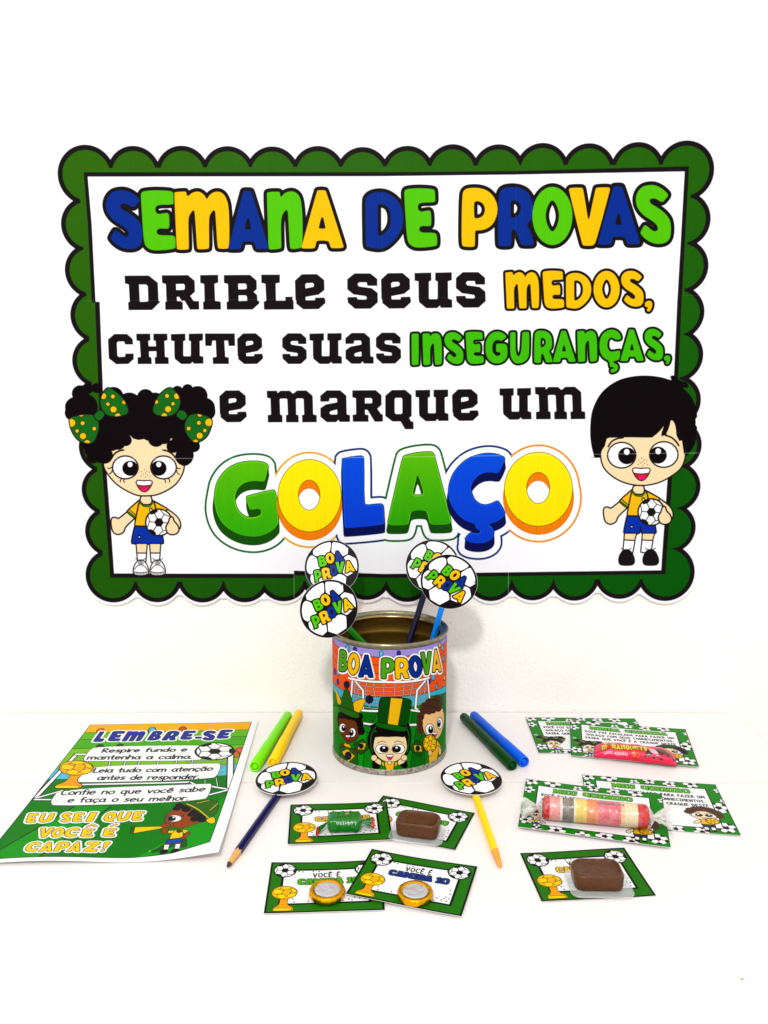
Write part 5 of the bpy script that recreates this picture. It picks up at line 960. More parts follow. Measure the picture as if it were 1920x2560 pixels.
bm = lathe([(.0574, .1409), (.0584, .1428), (.0600, .1432), (.0612, .1428), (.0626, .1446), (.0634, .1462), (.0646, .1468), (.0657, .1462), (.0661, .1448), (.0659, .1430), (.0650, .1416), (.0643, .1405)], 96); bm_obj('rim', bm, TIN, can, True)
bm = lathe([(.0643, .0), (.0655, .0004), (.0659, .0018), (.0657, .0042), (.0648, .0062), (.0643, .0075)], 96); bm_obj('bottom_rim', bm, TIN2, can, True)
bm = lathe([(.0642, .002), (.0642, .144)], 96); bm_obj('tin_body', bm, TIN, can, True)
me = bpy.data.meshes.new('label'); V = []; F = []; n = 128
for j, z in enumerate((LZ0, LZ1)):
    for i in range(n + 1): a = (i / n - .5) * 2 * math.pi; V.append((CR * math.sin(a), -CR * math.cos(a), z))
for i in range(n): F.append((i, i + 1, n + 2 + i, n + 1 + i))
me.from_pydata(V, [], F); uv = me.uv_layers.new(name='UVMap')
for l in me.loops: k = l.vertex_index; uv.data[l.index].uv = ((k % (n + 1)) / n, k // (n + 1))
lab = link('label', me, can, M_LAB, True)
# ================================================================ pencils with football discs
M_DISC = printed('football_disc_print', disc_art(), .4, .4, .97); WOOD = mat('pencil_wood', (222, 170, 98), .6, .3, var=.25, vscale=300); WOODD = mat('dark_wood', (236, 160, 60), .6, .3, var=.15, vscale=300)
LACQ = {k: mat('lacquer_' + k, c, .36, .14) for k, c in dict(navy=(8, 8, 72), darknavy=(6, 5, 40), azure=(6, 128, 236), yellow=(252, 206, 0), green=(20, 112, 12), deepgreen=(4, 60, 26)).items()}
GRAPH = mat('graphite', (38, 34, 44), .35, .5); GILT = mat('gilt', (205, 130, 60), .4, .5, .5)
DISCR = .0322
def disc_bm():
    bm = bmesh.new(); N = 64; rings = []; uvl = bm.loops.layers.uv.new('UVMap')
    zf = lambda x, y: -.9 * (x * x * .8 + y * y * .15) - 9 * x * y * y * 0
    rr = [.0, .3, .6, .85, 1.0]; vs = []
    for r in rr: vs.append([bm.verts.new((DISCR * r * math.cos(2 * math.pi * i / N), DISCR * r * math.sin(2 * math.pi * i / N), zf(DISCR * r * math.cos(2 * math.pi * i / N), DISCR * r * math.sin(2 * math.pi * i / N)))) for i in range(N)] if r else [bm.verts.new((0, 0, 0))])
    for a, b in zip(vs[:-1], vs[1:]):
        for i in range(N):
            j = (i + 1) % N; f = bm.faces.new((a[0], b[i], b[j]) if len(a) == 1 else (a[i], b[i], b[j], a[j])); f.smooth = True
            for l in f.loops: l[uvl].uv = (.5 + l.vert.co.x / DISCR * .497, .5 + l.vert.co.y / DISCR * .497)
    top = list(bm.faces); e = [x for x in bm.edges if x.is_boundary]
    for x in e: x.smooth = False
    r_ = bmesh.ops.extrude_edge_only(bm, edges=e); nv = [g for g in r_['geom'] if isinstance(g, bmesh.types.BMVert)]
    for v in nv: v.co.z -= .0007
    for f in [g for g in r_['geom'] if isinstance(g, bmesh.types.BMFace)]: f.material_index = 1; f.smooth = False
    e2 = [x for x in bm.edges if x.is_boundary]; r2 = bmesh.ops.contextual_create(bm, geom=e2)
    for f in r2['faces']: f.material_index = 1
    return bm
_b = disc_bm(); DISC_ME = bpy.data.meshes.new('football_disc'); _b.to_mesh(DISC_ME); _b.free(); DISC_ME.materials.append(M_DISC); DISC_ME.materials.append(PAPER)
def pencil(root, L, colm, tip=True, lead=GRAPH, wood=WOOD, flat=False):
    "pencil along -z from the root's origin, sharpened end downwards"
    R = .0037; n = 24; hexr = lambda a: R * math.cos(math.pi / 6) / math.cos((a % (math.pi / 3)) - math.pi / 6)
    T = .024 if tip else 0
    bm = bmesh.new(); a_ = [2 * math.pi * i / n for i in range(n)]
    zc = lambda r: -(L - T) + (R - r) * -4.5 * (1 if tip else 0)
    v0 = [bm.verts.new((hexr(a) * math.cos(a), hexr(a) * math.sin(a), 0)) for a in a_]; v1 = [bm.verts.new((hexr(a) * math.cos(a), hexr(a) * math.sin(a), zc(hexr(a)) + (.0006 if i % 2 else 0) * tip)) for i, a in enumerate(a_)]
    for i in range(n): bm.faces.new((v0[i], v0[(i + 1) % n], v1[(i + 1) % n], v1[i]))
    bm.faces.new(v0)
    if not tip: bm.faces.new(v1)
    sh = bm_obj('shaft', bm, colm, root)
    if tip:
        rl = .0009 if not flat else .0017; ze = -L + .004; bm = bmesh.new(); w0 = [bm.verts.new((hexr(a) * .992 * math.cos(a), hexr(a) * .992 * math.sin(a), zc(hexr(a)) + .0008)) for a in a_]; w1 = [bm.verts.new((rl * 1.3 * math.cos(a), rl * 1.3 * math.sin(a), ze)) for a in a_]
        for i in range(n): bm.faces.new((w0[i], w0[(i + 1) % n], w1[(i + 1) % n], w1[i]))
        bm_obj('wood_cone', bm, wood, root, True)
        bm = bmesh.new(); w0 = [bm.verts.new((rl * 1.28 * math.cos(a), rl * 1.28 * math.sin(a), ze + .0001)) for a in a_]; w1 = [bm.verts.new((rl * .7 * math.cos(a), rl * .7 * math.sin(a), -L + .0004)) for a in a_]; c = bm.verts.new((0, 0, -L))
        for i in range(n): bm.faces.new((w0[i], w0[(i + 1) % n], w1[(i + 1) % n], w1[i])); bm.faces.new((w1[i], w1[(i + 1) % n], c))
        bm_obj('lead', bm, lead, root, True)
    return sh
def place_axis(o, top, bottom, roll=0):
    d = (Vector(bottom) - Vector(top)).normalized(); q = (-d).to_track_quat('Z', 'Y'); o.rotation_mode = 'QUATERNION'; o.rotation_quaternion = q @ Euler((0, 0, roll)).to_quaternion(); o.location = top
def add_disc(root, center, normal, turn, up=(0, 0, 1)):
    "glue a disc: world centre, facing normal, turned clockwise by `turn` degrees seen from the front"
    n = Vector(normal).normalized(); u = Vector(up); x = u.cross(n).normalized(); y = n.cross(x); M = Matrix((x, y, n)).transposed().to_4x4(); M = Matrix.Translation(center) @ M @ Matrix.Rotation(math.radians(-turn), 4, 'Z')
    d = bpy.data.objects.new('football_disc', DISC_ME); COL.objects.link(d); d.parent = root; bpy.context.view_layer.update(); d.matrix_parent_inverse = Matrix.Identity(4); d.matrix_local = root.matrix_world.inverted() @ M; return d
def at_y(p, y): w = on_wall(np.array(p, float), y); return Vector((float(w[0]), float(w[1]), float(w[2])))
G_TOP = 'pencils topped with football discs'
CAMP = Vector((0, 0, CAMZ))
for nm, cpx, cy_, lowpx, ly, colr, turn, lbl in (
    ('decorated_pencil', (1122, 1455), .900, (1084, 1592), .908, 'azure', 60, 'sky blue pencil with a football disc at the front right of the can'),
    ('decorated_pencil', (1082, 1415), .950, (1021, 1612), .912, 'darknavy', 48, 'dark navy pencil in the can whose disc is half hidden behind the right front disc'),
    ('decorated_pencil', (823, 1522), .862, (888, 1588), .868, 'green', 0, 'green pencil leaning left with the lowest football disc hiding the can rim'),
    ('decorated_pencil', (829.5, 1417), .945, (880, 1590), .912, 'deepgreen', 8, 'dark green pencil in the can with its disc at the back left against the banner')):
    c = at_y(cpx, cy_); lo = at_y(lowpx, ly); d = (lo - c).normalized(); t = (DZ + .009 - c.z) / d.z; bot = c + d * t
    # keep the foot inside the can
    dx, dy = bot.x - CX, bot.y - CY; rr = math.hypot(dx, dy)
    if rr > .056:
        # stop where the pencil meets the inner wall
        f = .0; 
        for k in range(200):
            q = c + d * t * (1 - k / 200)
            if math.hypot(q.x - CX, q.y - CY) < .057 and q.z < DZ + .13: bot = q; break
    r_ = tag(empty(nm), lbl, 'pencil', G_TOP); nrm = (CAMP - c).normalized(); dd = (bot - c).normalized(); nrm = (nrm - dd * nrm.dot(dd)).normalized(); top = c - nrm * .0048 - dd * .014; bot = bot - nrm * .002; place_axis(r_, top, bot, .3); bpy.context.view_layer.update(); pencil(r_, (bot - top).length, LACQ[colr])
    add_disc(r_, c, nrm, turn)
def desk_pt(p, z): w = on_desk(np.array(p, float), z); return Vector((float(w[0]), float(w[1]), DZ + z))
for cpx, tpx, colr, turn, lbl, fl in (((716, 1944), (569, 2166), 'navy', 6, 'navy pencil with a football disc lying left of the can', True), ((1178, 1944), (1251, 2166), 'yellow', -8, 'yellow pencil with a football disc lying right of the can', True)):
    c = desk_pt(cpx, .0095); tip = desk_pt(tpx, .0030); c0 = Vector((c.x, c.y, DZ + .0040)); d = (tip - c0).normalized(); top = c0 - d * .020
    r_ = tag(empty('decorated_pencil'), lbl, 'pencil', G_TOP); place_axis(r_, top, tip, .52 if colr == 'navy' else .0); bpy.context.view_layer.update()
    pencil(r_, (tip - top).length, LACQ[colr], wood=WOOD if colr == 'navy' else WOODD, lead=GRAPH if colr == 'navy' else WOODD, flat=fl)
    if colr == 'navy':
        bm = bmesh.new(); rs_ = random.Random(2)
        for k in range(16):
            z = -.055 - k * .0011; w = rs_.uniform(.0005, .0008); v = [bm.verts.new(p) for p in ((-.0007, .00335, z), (.0007, .00335, z), (.0007, .00335, z - w), (-.0007, .00335, z - w))]; bm.faces.new(v)
        o = bm_obj('stamped_lettering', bm, GILT, r_); o.rotation_euler.z = math.radians(150)
    tilt = (CAMP - c).normalized(); nrm = Vector((-.03 if colr == 'navy' else .02, 0, 1)) + Vector((0, tilt.y, 0)) * .07; add_disc(r_, c, nrm, turn, up=(0, 1, 0))
# ================================================================ felt pens
def pen_obj(near, far, step, col, lbl, rb=.0056, rc=.0062):
    m = mat('pen_plastic', col, .38, .14); a = desk_pt(near, rc); b = desk_pt(far, rb + .0003); s_ = (desk_pt(step, rc) - a).length; L = (b - a).length
    r_ = tag(empty('felt_pen'), lbl, 'felt pen', 'capped felt pens beside the can'); place_axis(r_, b, a); 
    bm = lathe([(0, 0), (rb * .55, -.0004), (rb * .86, -.0018), (rb, -.0045), (rb, -(L - s_) - .002)], 40); bm_obj('barrel', bm, m, r_, True)
    z0 = -(L - s_); n = 40; prof = [(rb * .99, z0 + .0015), (rb + .0002, z0), (rc * .97, z0 - .0035), (rc, z0 - .008), (rc, -L + .0012), (rc * .93, -L + .0002), (rc * .78, -L), (rc * .70, -L + .0003), (rc * .68, -L + .0045), (rc * .5, -L + .0045), (rc * .48, -L + .0005), (rc * .3, -L), (0, -L)]
    bm = lathe(prof, n); bm.verts.ensure_lookup_table()
    for v in bm.verts:
        r2 = math.hypot(v.co.x, v.co.y)
        if v.co.z < -L + .018 and r2 > rc * .95: k = 1 - .025 * (math.cos(math.atan2(v.co.y, v.co.x) * 20) > 0); v.co.x *= k; v.co.y *= k
    cap = bm_obj('cap', bm, m, r_, True)
    return r_
pen_obj((637, 1917), (721, 1786), (661.5, 1860), (118, 224, 0), 'lime green felt pen, left one of the pair beside the sheet')
pen_obj((682, 1908), (748, 1781), (704, 1845), (255, 208, 0), 'yellow felt pen lying against the lime green one')
pen_obj((1281, 1914), (1157, 1790), (1240, 1860), (0, 60, 14), 'dark green felt pen lying right of the can')
pen_obj((1311, 1905), (1182, 1786), (1269, 1853), (0, 92, 226), 'bright blue felt pen lying against the dark green one')
# ================================================================ reminder sheet
M_POST = printed('reminder_sheet_print', poster(), .42, .4, .86)
sheet = empty('reminder_sheet_', (0, 0, 0)); bpy.data.objects.remove(sheet)
def sheet_z(u, v):
    r = max(0, (u - .55) / .45); b_ = max(0, (v - .72) / .28)
    return .0006 + .0052 * (r ** 2.2) * (.15 + .85 * v ** 1.5) + .0034 * b_ ** 1.6 * (.5 + .5 * math.sin(u * 7.5 - .4)) + .0012 * max(0, 1 - v / .2) ** 2 * (1 - u)
post = grid_sheet('reminder_sheet', SH_W, SH_H, 28, 36, sheet_z, M_POST, th=.00018)
_wo = SH_O; post.matrix_world = Matrix.Translation((float(_wo[0]), float(_wo[1]), DZ)) @ Matrix.Rotation(math.atan2(SH_U[1], SH_U[0]), 4, 'Z')
tag(post, 'printed sheet headed LEMBRE-SE with a football goal lying on the left of the desk', 'printed sheet')
# ================================================================ cards
def fit_card(c, w, h):
    "rigid rectangle through the read-off corners TL, TR, BR, BL (None where hidden)"
    q = [on_desk(np.array(p, float))[:2] if p else None for p in c]
    if q[3] is None: q[3] = q[0] + q[2] - q[1]
    if q[2] is None: q[2] = q[1] + q[3] - q[0]
    if q[1] is None: q[1] = q[0] + q[2] - q[3]
    u = (q[1] - q[0]) + (q[2] - q[3]); v = (q[3] - q[0]) + (q[2] - q[1]); a1 = math.atan2(u[1], u[0]); a2 = math.atan2(v[1], v[0]) + math.pi / 2; a2 = (a2 + math.pi) % (2 * math.pi) - math.pi
    return sum(q) / 4, (a1 + a2) / 2
PRINTS = {k: printed('card_print_' + k, camisa(c), .36, .45, .86, coat=.1) for k, c in (('yellow', YEL), ('green', (86, 200, 10)), ('blue', (30, 66, 160)))}
PRINTS['f'] = printed('card_print_girls', message('f'), .36, .45, .86, coat=.1); PRINTS['m'] = printed('card_print_boys', message('m'), .36, .45, .86, coat=.1)
def card(c, kind, z, lbl, grp, bow=.0, lo=0, ph=0):
    w, h = (.0962, .0704) if kind in ('yellow', 'green', 'blue') else (.1368, .1005)
    ctr, a = fit_card(c, w, h)
    zf = lambda u, v: z + bow * (2 * u - 1) ** 2 + lo * v ** 3 * (1 - .5 * u) + .0003 * math.sin(u * 5 + v * 3 + ph)
    o = grid_sheet('message_card' if w > .1 else 'shirt_ten_card', w, h, 14, 10, zf, PRINTS[kind], th=.0004)
    o.matrix_world = Matrix.Translation((float(ctr[0]), float(ctr[1]), DZ)) @ Matrix.Rotation(a, 4, 'Z') @ Matrix.Translation((-w / 2, h / 2, 0)); tag(o, lbl, 'card', grp); return o, ctr, a
g1 = 'football shirt cards laid out on the desk'; g2 = 'message cards with football borders'
C2 = card([(958, 1991), (1186, 2034.7), (1138, 2129), None], 'green', .0008, 'tilted green bordered card under the upper chocolate block', g1, .0004)
C1 = card([(726, 2019), (967, 2008), (981.6, 2105.6), (720, 2114)], 'yellow', .0020, 'green bordered card under the green wrapped sweet', g1, .0004, 0, 1)
C3 = card([(679.5, 2161), None, (961, 2278), (661, 2286.7)], 'green', .0008, 'lower left card with green lettering under a gold coin', g1, .0006, .0006, 2)
C4 = card([(927.7, 2125.6), (1191, 2178), (1157, 2302), (867, 2245)], 'blue', .0022, 'card reading CAMISA 10 in blue letters under a gold coin', g1, .0008, .0012, 3)
C5 = card([(1299, 2134), (1559.7, 2123), (1641, 2242.6), (1355.5, 2257)], 'yellow', .0008, 'card on its own at the right under the larger looking chocolate block', g1, .0004, 0, 4)
M1 = card([(1315, 1797), (1587, 1798), None, (1346, 1884)], 'f', .0008, 'MINHA QUERIDA card at the back, half covered by another', g2, .0004)
M2 = card([(1425.5, 1806), (1713, 1826), (1746.6, 1925), (1427, 1893)], 'f', .0022, 'MINHA QUERIDA card under the pink chocolate bar', g2, .0006, 0, 2)
M4 = card([(1456, 1939), (1791.4, 1959.4), (1850.5, 2093), None], 'm', .0008, 'MEU QUERIDO card at the right edge with nothing on it', g2, .0006)
M3 = card([(1313, 1952.6), None, (1679, 2126.4), (1298, 2072.6)], 'm', .0022, 'MEU QUERIDO card under the long wafer roll', g2, .0006, .0012, 3)
# ================================================================ sweets
def noise3(x, y, z, s=1.0):
    from mathutils import noise
    return noise.noise(Vector((x * s, y * s, z * s)))
GOLDF = mat('gold_foil', (226, 160, 12), .24, .6, 1.0, bump=(260, .0012, .5)); SILF = mat('silver_foil', (216, 216, 222), .34, .5, .75, bump=(190, .0016, .6))
def coin(px, lbl, rot, z0):
    w = on_desk(np.array(px, float), .006); r_ = tag(empty('chocolate_coin', (float(w[0]), float(w[1]), DZ + z0), (0, 0, rot)), lbl, 'chocolate coin', 'gold foil coins'); R = .01475; T = .0056
    bm = lathe([(0, 0), (R * .9, 0), (R * .98, .0006), (R, .0014), (R * .995, T * .72), (R * .97, T - .0006), (R * .93, T), (R * .72, T - .0002), (R * .70, T - .0007), (0, T - .0008)], 72)
    for v in bm.verts:
        n = noise3(v.co.x, v.co.y, v.co.z, 190 + rot) ; a = math.atan2(v.co.y, v.co.x); r0 = math.hypot(v.co.x, v.co.y)
        k = 1 + (.018 * n + .010 * math.sin(a * 17 + rot)) * (r0 > R * .9); v.co.x *= k; v.co.y *= k; v.co.z += .00022 * n
    bm_obj('gold_rim', bm, GOLDF, r_, True)
    bm = bmesh.new(); n_ = 40; rings = []
    for k in range(8):
        r = R * .70 * k / 7; rings.append([bm.verts.new((r * math.cos(2 * math.pi * i / n_), r * math.sin(2 * math.pi * i / n_), T - .0003 + (.0004 * noise3(r * math.cos(2 * math.pi * i / n_) + rot, r * math.sin(2 * math.pi * i / n_), 0, 260) if k < 7 else -.0004))) for i in range(n_)] if k else [bm.verts.new((0, 0, T))])
    for a, b in zip(rings[:-1], rings[1:]):
        for i in range(n_): j = (i + 1) % n_; bm.faces.new((a[0], b[i], b[j]) if len(a) == 1 else (a[i], b[i], b[j], a[j]))
    bm_obj('silver_centre', bm, SILF, r_, True)
coin((818, 2226), 'gold and silver foil coin on the lower left card', .4, .0020); coin((1038, 2234), 'gold and silver foil coin below the blue lettering', 1.9, .0034)
CHOC = mat('milk_chocolate', (82, 43, 8), .3, .35, bump=(110, .003, .7), sub=.02, var=.12, vscale=90); CLEAR = mat('clear_tray', (238, 238, 240), .12, .6, alpha=.3, coat=.6, bump=(150, .0015, .5))
def rrect(w, h, r, n=7):
    P_ = []
    for cx, cy, a0 in ((w / 2 - r, h / 2 - r, 0), (-w / 2 + r, h / 2 - r, 90), (-w / 2 + r, -h / 2 + r, 180), (w / 2 - r, -h / 2 + r, 270)):
        for k in range(n): a = math.radians(a0 + 90 * k / (n - 1)); P_.append((cx + r * math.cos(a), cy + r * math.sin(a)))
    return P_
def loft(sections, cap=True):
    bm = bmesh.new(); R = [[bm.verts.new(p) for p in s_] for s_ in sections]; n = len(R[0])
    for a, b in zip(R[:-1], R[1:]):
        for i in range(n): bm.faces.new((a[i], a[(i + 1) % n], b[(i + 1) % n], b[i]))
    if cap: bm.faces.new(R[0]); bm.faces.new(R[-1])
    return bm
def choco(px, rot, lbl, z0, W, D_, H, tw, td, off=(0, 0)):
    w = on_desk(np.array(px, float), H * .5); r_ = tag(empty('chocolate_sweet', (float(w[0]), float(w[1]), DZ + z0), (0, 0, math.radians(rot))), lbl, 'chocolate', 'chocolate blocks on clear trays')
    sec = []
    for k, (sx, z, rr) in enumerate(((.90, .0008, .006), (.955, .0022, .0062), (.975, .0045, .0065), (.985, H * .55, .007), (1.0, H * .80, .0075), (.985, H * .9, .008), (.955, H * .965, .008), (.92, H, .008), (.885, H, .0078), (.86, H * .90, .0075), (.84, H * .87, .007), (.45, H * .885, .005), (.1, H * .89, .0012))):
        sec.append([(x, y, z) for x, y in rrect(W * sx, D_ * sx, min(rr, D_ * sx * .4))])
    bm = loft(sec)
    for v in bm.verts: n = noise3(v.co.x + rot, v.co.y, v.co.z, 120); v.co.x *= 1 + .012 * n; v.co.y *= 1 + .014 * n; v.co.z += .0004 * n * (v.co.z > .003)
    bm_obj('chocolate_block', bm, CHOC, r_, True)
    sec = [[(x + off[0], y + off[1], z) for x, y in rrect(tw * s_, td * s_, .007)] for s_, z in ((.86, .0002), (.95, .0004), (1.0, .0012), (1.005, .0022), (.985, .0024), (.95, .0014), (.86, .0010))]
    bm = loft(sec, False); n = len(sec[0]); bm.verts.ensure_lookup_table(); bm.faces.new([bm.verts[i] for i in range(n)]); bm.faces.new([bm.verts[len(bm.verts) - n + i] for i in range(n)])
    for v in bm.verts: v.co.z += .0005 * (noise3(v.co.x, v.co.y, 0, 160) + .5)
    bm_obj('clear_tray', bm, CLEAR, r_, True)
choco((1046, 2066), -13, 'chocolate block on a clear tray, upper one beside the green sweet', .0014, .0405, .0265, .0150, .0500, .0360, (.000, -.0035))
choco((1492, 2192), -1, 'chocolate block on a clear tray at the lower right', .0014, .0415, .0275, .0150, .0520, .0375, (.001, -.0035))
# green twist-wrapped sweet
M_GRN = printed('green_wrapper', wrap_green(), .24, .35, .9, coat=.25, bump=(110, .002, .4), back=False, gloss=True); GRNF = mat('green_foil', (2, 104, 26), .2, .6, .3, bump=(200, .002, .6), coat=.5); REDF = mat('red_foil', (214, 20, 24), .25, .6, .2, bump=(200, .002, .5))
def tube_surface(L, rfun, n=40, m=40, vf=lambda s_: s_):
    bm = bmesh.new(); uvl = bm.loops.layers.uv.new('UVMap'); V = []
    for i in range(m + 1): t = i / m; V.append([bm.verts.new(rfun(t, j / n)) for j in range(n)])
    for i in range(m):
        for j in range(n):
            f = bm.faces.new((V[i][j], V[i][(j + 1) % n], V[i + 1][(j + 1) % n], V[i + 1][j])); f.smooth = True
            for l, (a, b) in zip(f.loops, ((i, j), (i, j + 1), (i + 1, j + 1), (i + 1, j))): l[uvl].uv = (a / m, vf(b / n))
    return bm
w = on_desk(np.array((861, 2062.)), .006); gs = tag(empty('wrapped_sweet', (float(w[0]), float(w[1]), DZ + .0022), (0, 0, math.radians(1))), 'small sweet twisted in shiny green and red foil', 'sweet')
def rsweet(t, s):
    a = s * 2 * math.pi; x = (t - .5) * .0330; e = min(1, (1 - abs(2 * t - 1)) * 5.5); e = e ** .45 if e > 0 else 0
    ca, sa = math.cos(a), math.sin(a); k = (abs(ca) ** 5 + abs(sa) ** 5) ** (-1 / 5); y, z = .0098 * ca * k, .0066 * sa * k; e2 = .16 + .84 * e
    n = noise3(x, ca * .006, sa * .006, 240) + .6 * noise3(x, ca * .006, sa * .006, 520); return (x, y * e2 * (1 + .035 * n), .0070 + z * e2 * (1 + .055 * n))
bm = tube_surface(.033, rsweet, 56, 48, lambda s_: min(1, max(0, .9 - (s_ - .2) * 2.95)))
o = bm_obj('wrapper_body', bm, M_GRN, gs, True)
def fan(x0, dirx, L, w0, w1, parent, m1, m2, tilt=0, seed=0, zt=.004):
    for nm, ta, tb, m_ in (('twist_end', 0, .8, m1), ('twist_edge', .8, 1, m2)):
        bm = bmesh.new(); V = []; K = 9; N_ = 40
        for i in range(K + 1):
            t = ta + (tb - ta) * i / K; row = []
            for j in range(N_ + 1):
                s_ = j / N_ - .5; wd = w0 + (w1 - w0) * t ** .7; n = noise3(s_ * 3 + seed, t * 2, seed, 2.2)
                row.append(bm.verts.new((x0 + dirx * (L * t * (1 + .12 * n)), s_ * wd + tilt * t * L, max(.0004, .0068 - (.0068 - zt) * t + .0022 * t * math.sin(s_ * 26 + seed) + .0016 * n * t))))
            V.append(row)
        for i in range(K):
            for j in range(N_): bm.faces.new((V[i][j], V[i][j + 1], V[i + 1][j + 1], V[i + 1][j]))
        bm_obj(nm, bm, m_, parent, True)
fan(.0155, 1, .0125, .0035, .0165, gs, GRNF, REDF, .0, 1, .005); fan(-.0155, -1, .0105, .0035, .0105, gs, GRNF, REDF, -.9, 5, .0025)
# pink bar
M_PNK = printed('pink_wrapper', wrap_pink(), .26, .35, .9, coat=.25, bump=(90, .003, .6), back=False, gloss=True)
a_, b_ = on_desk(np.array((1487., 1868.)), .008), on_desk(np.array((1683., 1889.)), .008); mid = (a_ + b_) / 2; ang = math.atan2(b_[1] - a_[1], b_[0] - a_[0])
bar = tag(empty('chocolate_bar', (float(mid[0]), float(mid[1]) - .004, DZ + .0028), (0, 0, ang)), 'chocolate bar in a bright pink strawberry wrapper', 'chocolate bar'); BL = float(np.linalg.norm(b_ - a_)) + .004
M_ = 70; bm = bmesh.new(); uvl = bm.loops.layers.uv.new('UVMap'); V = []; N_ = 30
for i in range(M_ + 1):
    t = i / M_; x = (t - .5) * BL; e = max(0, min(1, min(t, 1 - t) * BL / .016)) ** .5; row = []
    for j in range(N_ + 1):
        s_ = j / N_; a = math.pi * (1.08 - 1.16 * s_); ca, sa = math.cos(a), math.sin(a); k = (abs(ca) ** 3.2 + abs(sa) ** 2.5) ** (-1 / 2.5)
        n = noise3(x, s_ * .03, 0, 130); wv = .0118 * (1.06 - .06 * e); y = -ca * k * wv * -1; z = max(.0002, (.0012 + .0118 * max(sa, -.05) * k * e) + .0009 * n * e + (1 - e) * .0008 * math.sin(s_ * 50))
        zig = .0008 * (j % 2) * (1 if i == 0 else -1 if i == M_ else 0)
        row.append(bm.verts.new((x + zig, -y, z)))
    V.append(row)
for i in range(M_):
    for j in range(N_):
        f = bm.faces.new((V[i][j], V[i + 1][j], V[i + 1][j + 1], V[i][j + 1])); f.smooth = True
        for l, (p, q) in zip(f.loops, ((i, j), (i + 1, j), (i + 1, j + 1), (i, j + 1))): l[uvl].uv = (p / M_, 1 - max(0, min(1, (q / N_ - .31) / .62)))
BARBM = bm; me = bpy.data.meshes.new('wrapper'); bm.to_mesh(me); bm.free(); link('wrapper', me, bar, M_PNK)
# wafer / tablet roll in clear film
M_ROLL = printed('roll_print', roll_candy(), .5, .4, .95, bump=(300, .001, .5), back=False)
fm = bpy.data.materials.new('clear_film'); fm.use_nodes = True; N, L = fm.node_tree.nodes, fm.node_tree.links; N.remove(N['Principled BSDF']); tr = N.new('ShaderNodeBsdfTransparent'); gl = N.new('ShaderNodeBsdfGlossy'); gl.inputs['Roughness'].default_value = .09; df = N.new('ShaderNodeBsdfDiffuse'); df.inputs['Color'].default_value = (.86, .86, .84, 1)
tcn = N.new('ShaderNodeTexCoord'); nz = N.new('ShaderNodeTexNoise'); nz.inputs['Scale'].default_value = 120; nz.inputs['Detail'].default_value = 6; L.new(tcn.outputs['Object'], nz.inputs['Vector']); bp = N.new('ShaderNodeBump'); bp.inputs['Distance'].default_value = .003; bp.inputs['Strength'].default_value = .8; L.new(nz.outputs['Fac'], bp.inputs['Height']); L.new(bp.outputs['Normal'], gl.inputs['Normal'])
mx1 = N.new('ShaderNodeMixShader'); mx1.inputs[0].default_value = .08; L.new(tr.outputs[0], mx1.inputs[1]); L.new(gl.outputs[0], mx1.inputs[2])
mx2 = N.new('ShaderNodeMixShader'); rp = N.new('ShaderNodeMapRange'); rp.inputs['From Min'].default_value = .4; rp.inputs['From Max'].default_value = .75; rp.inputs['To Min'].default_value = .0; rp.inputs['To Max'].default_value = .16; L.new(nz.outputs['Fac'], rp.inputs['Value']); L.new(rp.outputs['Result'], mx2.inputs[0]); L.new(mx1.outputs[0], mx2.inputs[1]); L.new(df.outputs[0], mx2.inputs[2]); L.new(mx2.outputs[0], N['Material Output'].inputs['Surface'])
a_, b_ = on_desk(np.array((1356., 2022.)), .013), on_desk(np.array((1622., 2046.)), .013); mid = (a_ + b_) / 2; ang = math.atan2(b_[1] - a_[1], b_[0] - a_[0]); RL = float(np.linalg.norm(b_ - a_)); RR = .0108
roll = tag(empty('candy_roll', (float(mid[0]), float(mid[1]), DZ + .0034), (0, 0, ang)), 'roll of pastel tablet sweets in twisted clear film with red ends', 'sweet roll')
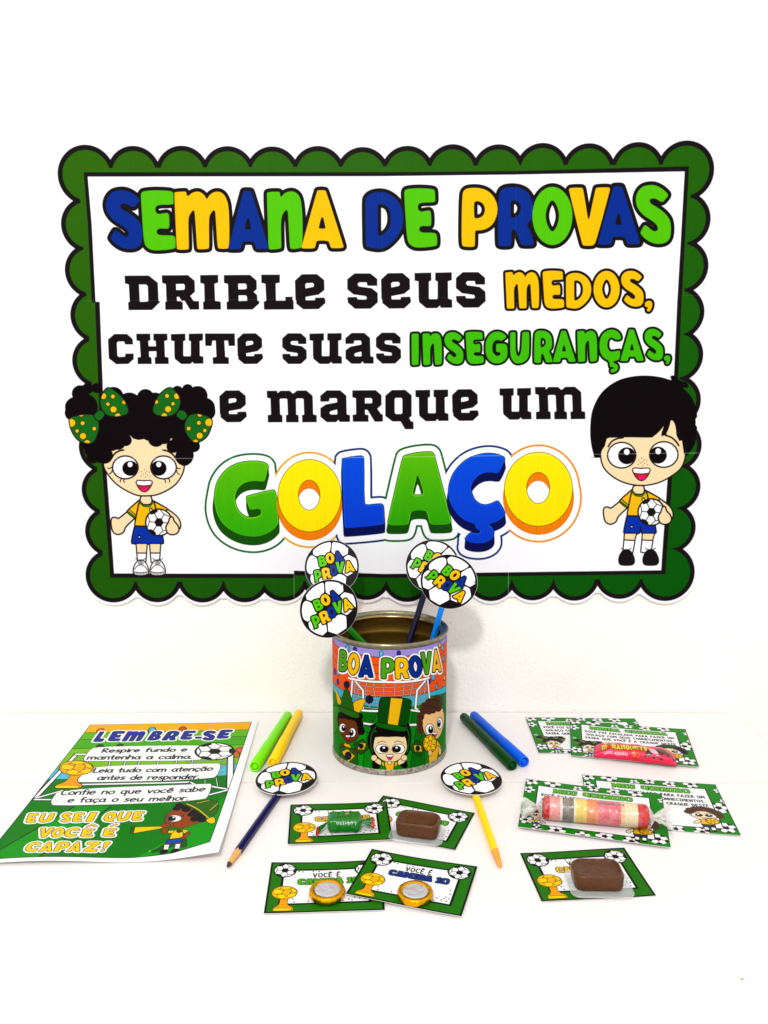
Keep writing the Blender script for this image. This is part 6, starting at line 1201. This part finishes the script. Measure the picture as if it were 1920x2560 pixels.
def rroll(t, s, R=RR, Lx=RL, film=False):
    a = s * 2 * math.pi + math.pi; x = (t - .5) * Lx; e = min(1, min(t, 1 - t) * Lx / .004) ; e = math.sqrt(max(0, 1 - (1 - e) ** 2)); k = .55 + .45 * e; n = noise3(x, math.cos(a), math.sin(a), 60 if not film else 90) * (.02 if not film else .035)
    return (x, R * math.cos(a) * k * (1 + n), R + R * math.sin(a) * k * (1 + n) + (.0004 if not film else 0))
bm = tube_surface(RL, rroll, 48, 90); o = bm_obj('tablets', bm, M_ROLL, roll, True)
for sx in (-1, 1):
    bm = bmesh.new(); bmesh.ops.create_circle(bm, cap_ends=True, segments=30, radius=RR * .6, matrix=Matrix.Translation((sx * (RL / 2 - .0001), 0, RR + .0004)) @ Matrix.Rotation(math.pi / 2, 4, 'Y')); bm_obj('end_disc', bm, REDF, roll)
bm = tube_surface(RL, lambda t, s: rroll(t, s, RR + .0006, RL + .003, True), 48, 60); bm_obj('clear_film', bm, fm, roll, True)
ft = fm.copy(); ft.name = 'film_twist'
for n_ in ft.node_tree.nodes:
    if n_.type == 'MAP_RANGE': n_.inputs['To Min'].default_value = .3; n_.inputs['To Max'].default_value = .85
    if n_.type == 'BSDF_DIFFUSE': n_.inputs['Color'].default_value = (.72, .71, .66, 1)
def twist(sx):
    bm = bmesh.new(); V = []; K, N_ = 16, 36
    for i in range(K + 1):
        t = i / K; row = []; r = (.0105 * (1 - t / .22) + .0022 * (t / .22)) if t < .22 else .0022 + .0105 * ((t - .22) / .78) ** .8
        for j in range(N_):
            a = 2 * math.pi * j / N_; n = noise3(math.cos(a) * 2 + sx, math.sin(a) * 2, t * 2, 1.6); rr = r * (1 + .45 * n + .22 * math.sin(a * 7 + sx))
            row.append(bm.verts.new((sx * (RL / 2 + .0005 + t * .0195 * (1 + .25 * n)), rr * math.cos(a), max(.0005, RR + .0004 + rr * .62 * math.sin(a) + t * (.002 if sx > 0 else -.002)))))
        V.append(row)
    for i in range(K):
        for j in range(N_): bm.faces.new((V[i][j], V[i][(j + 1) % N_], V[i + 1][(j + 1) % N_], V[i + 1][j]))
    bm_obj('film_twist', bm, ft, roll, True)
twist(-1); twist(1)
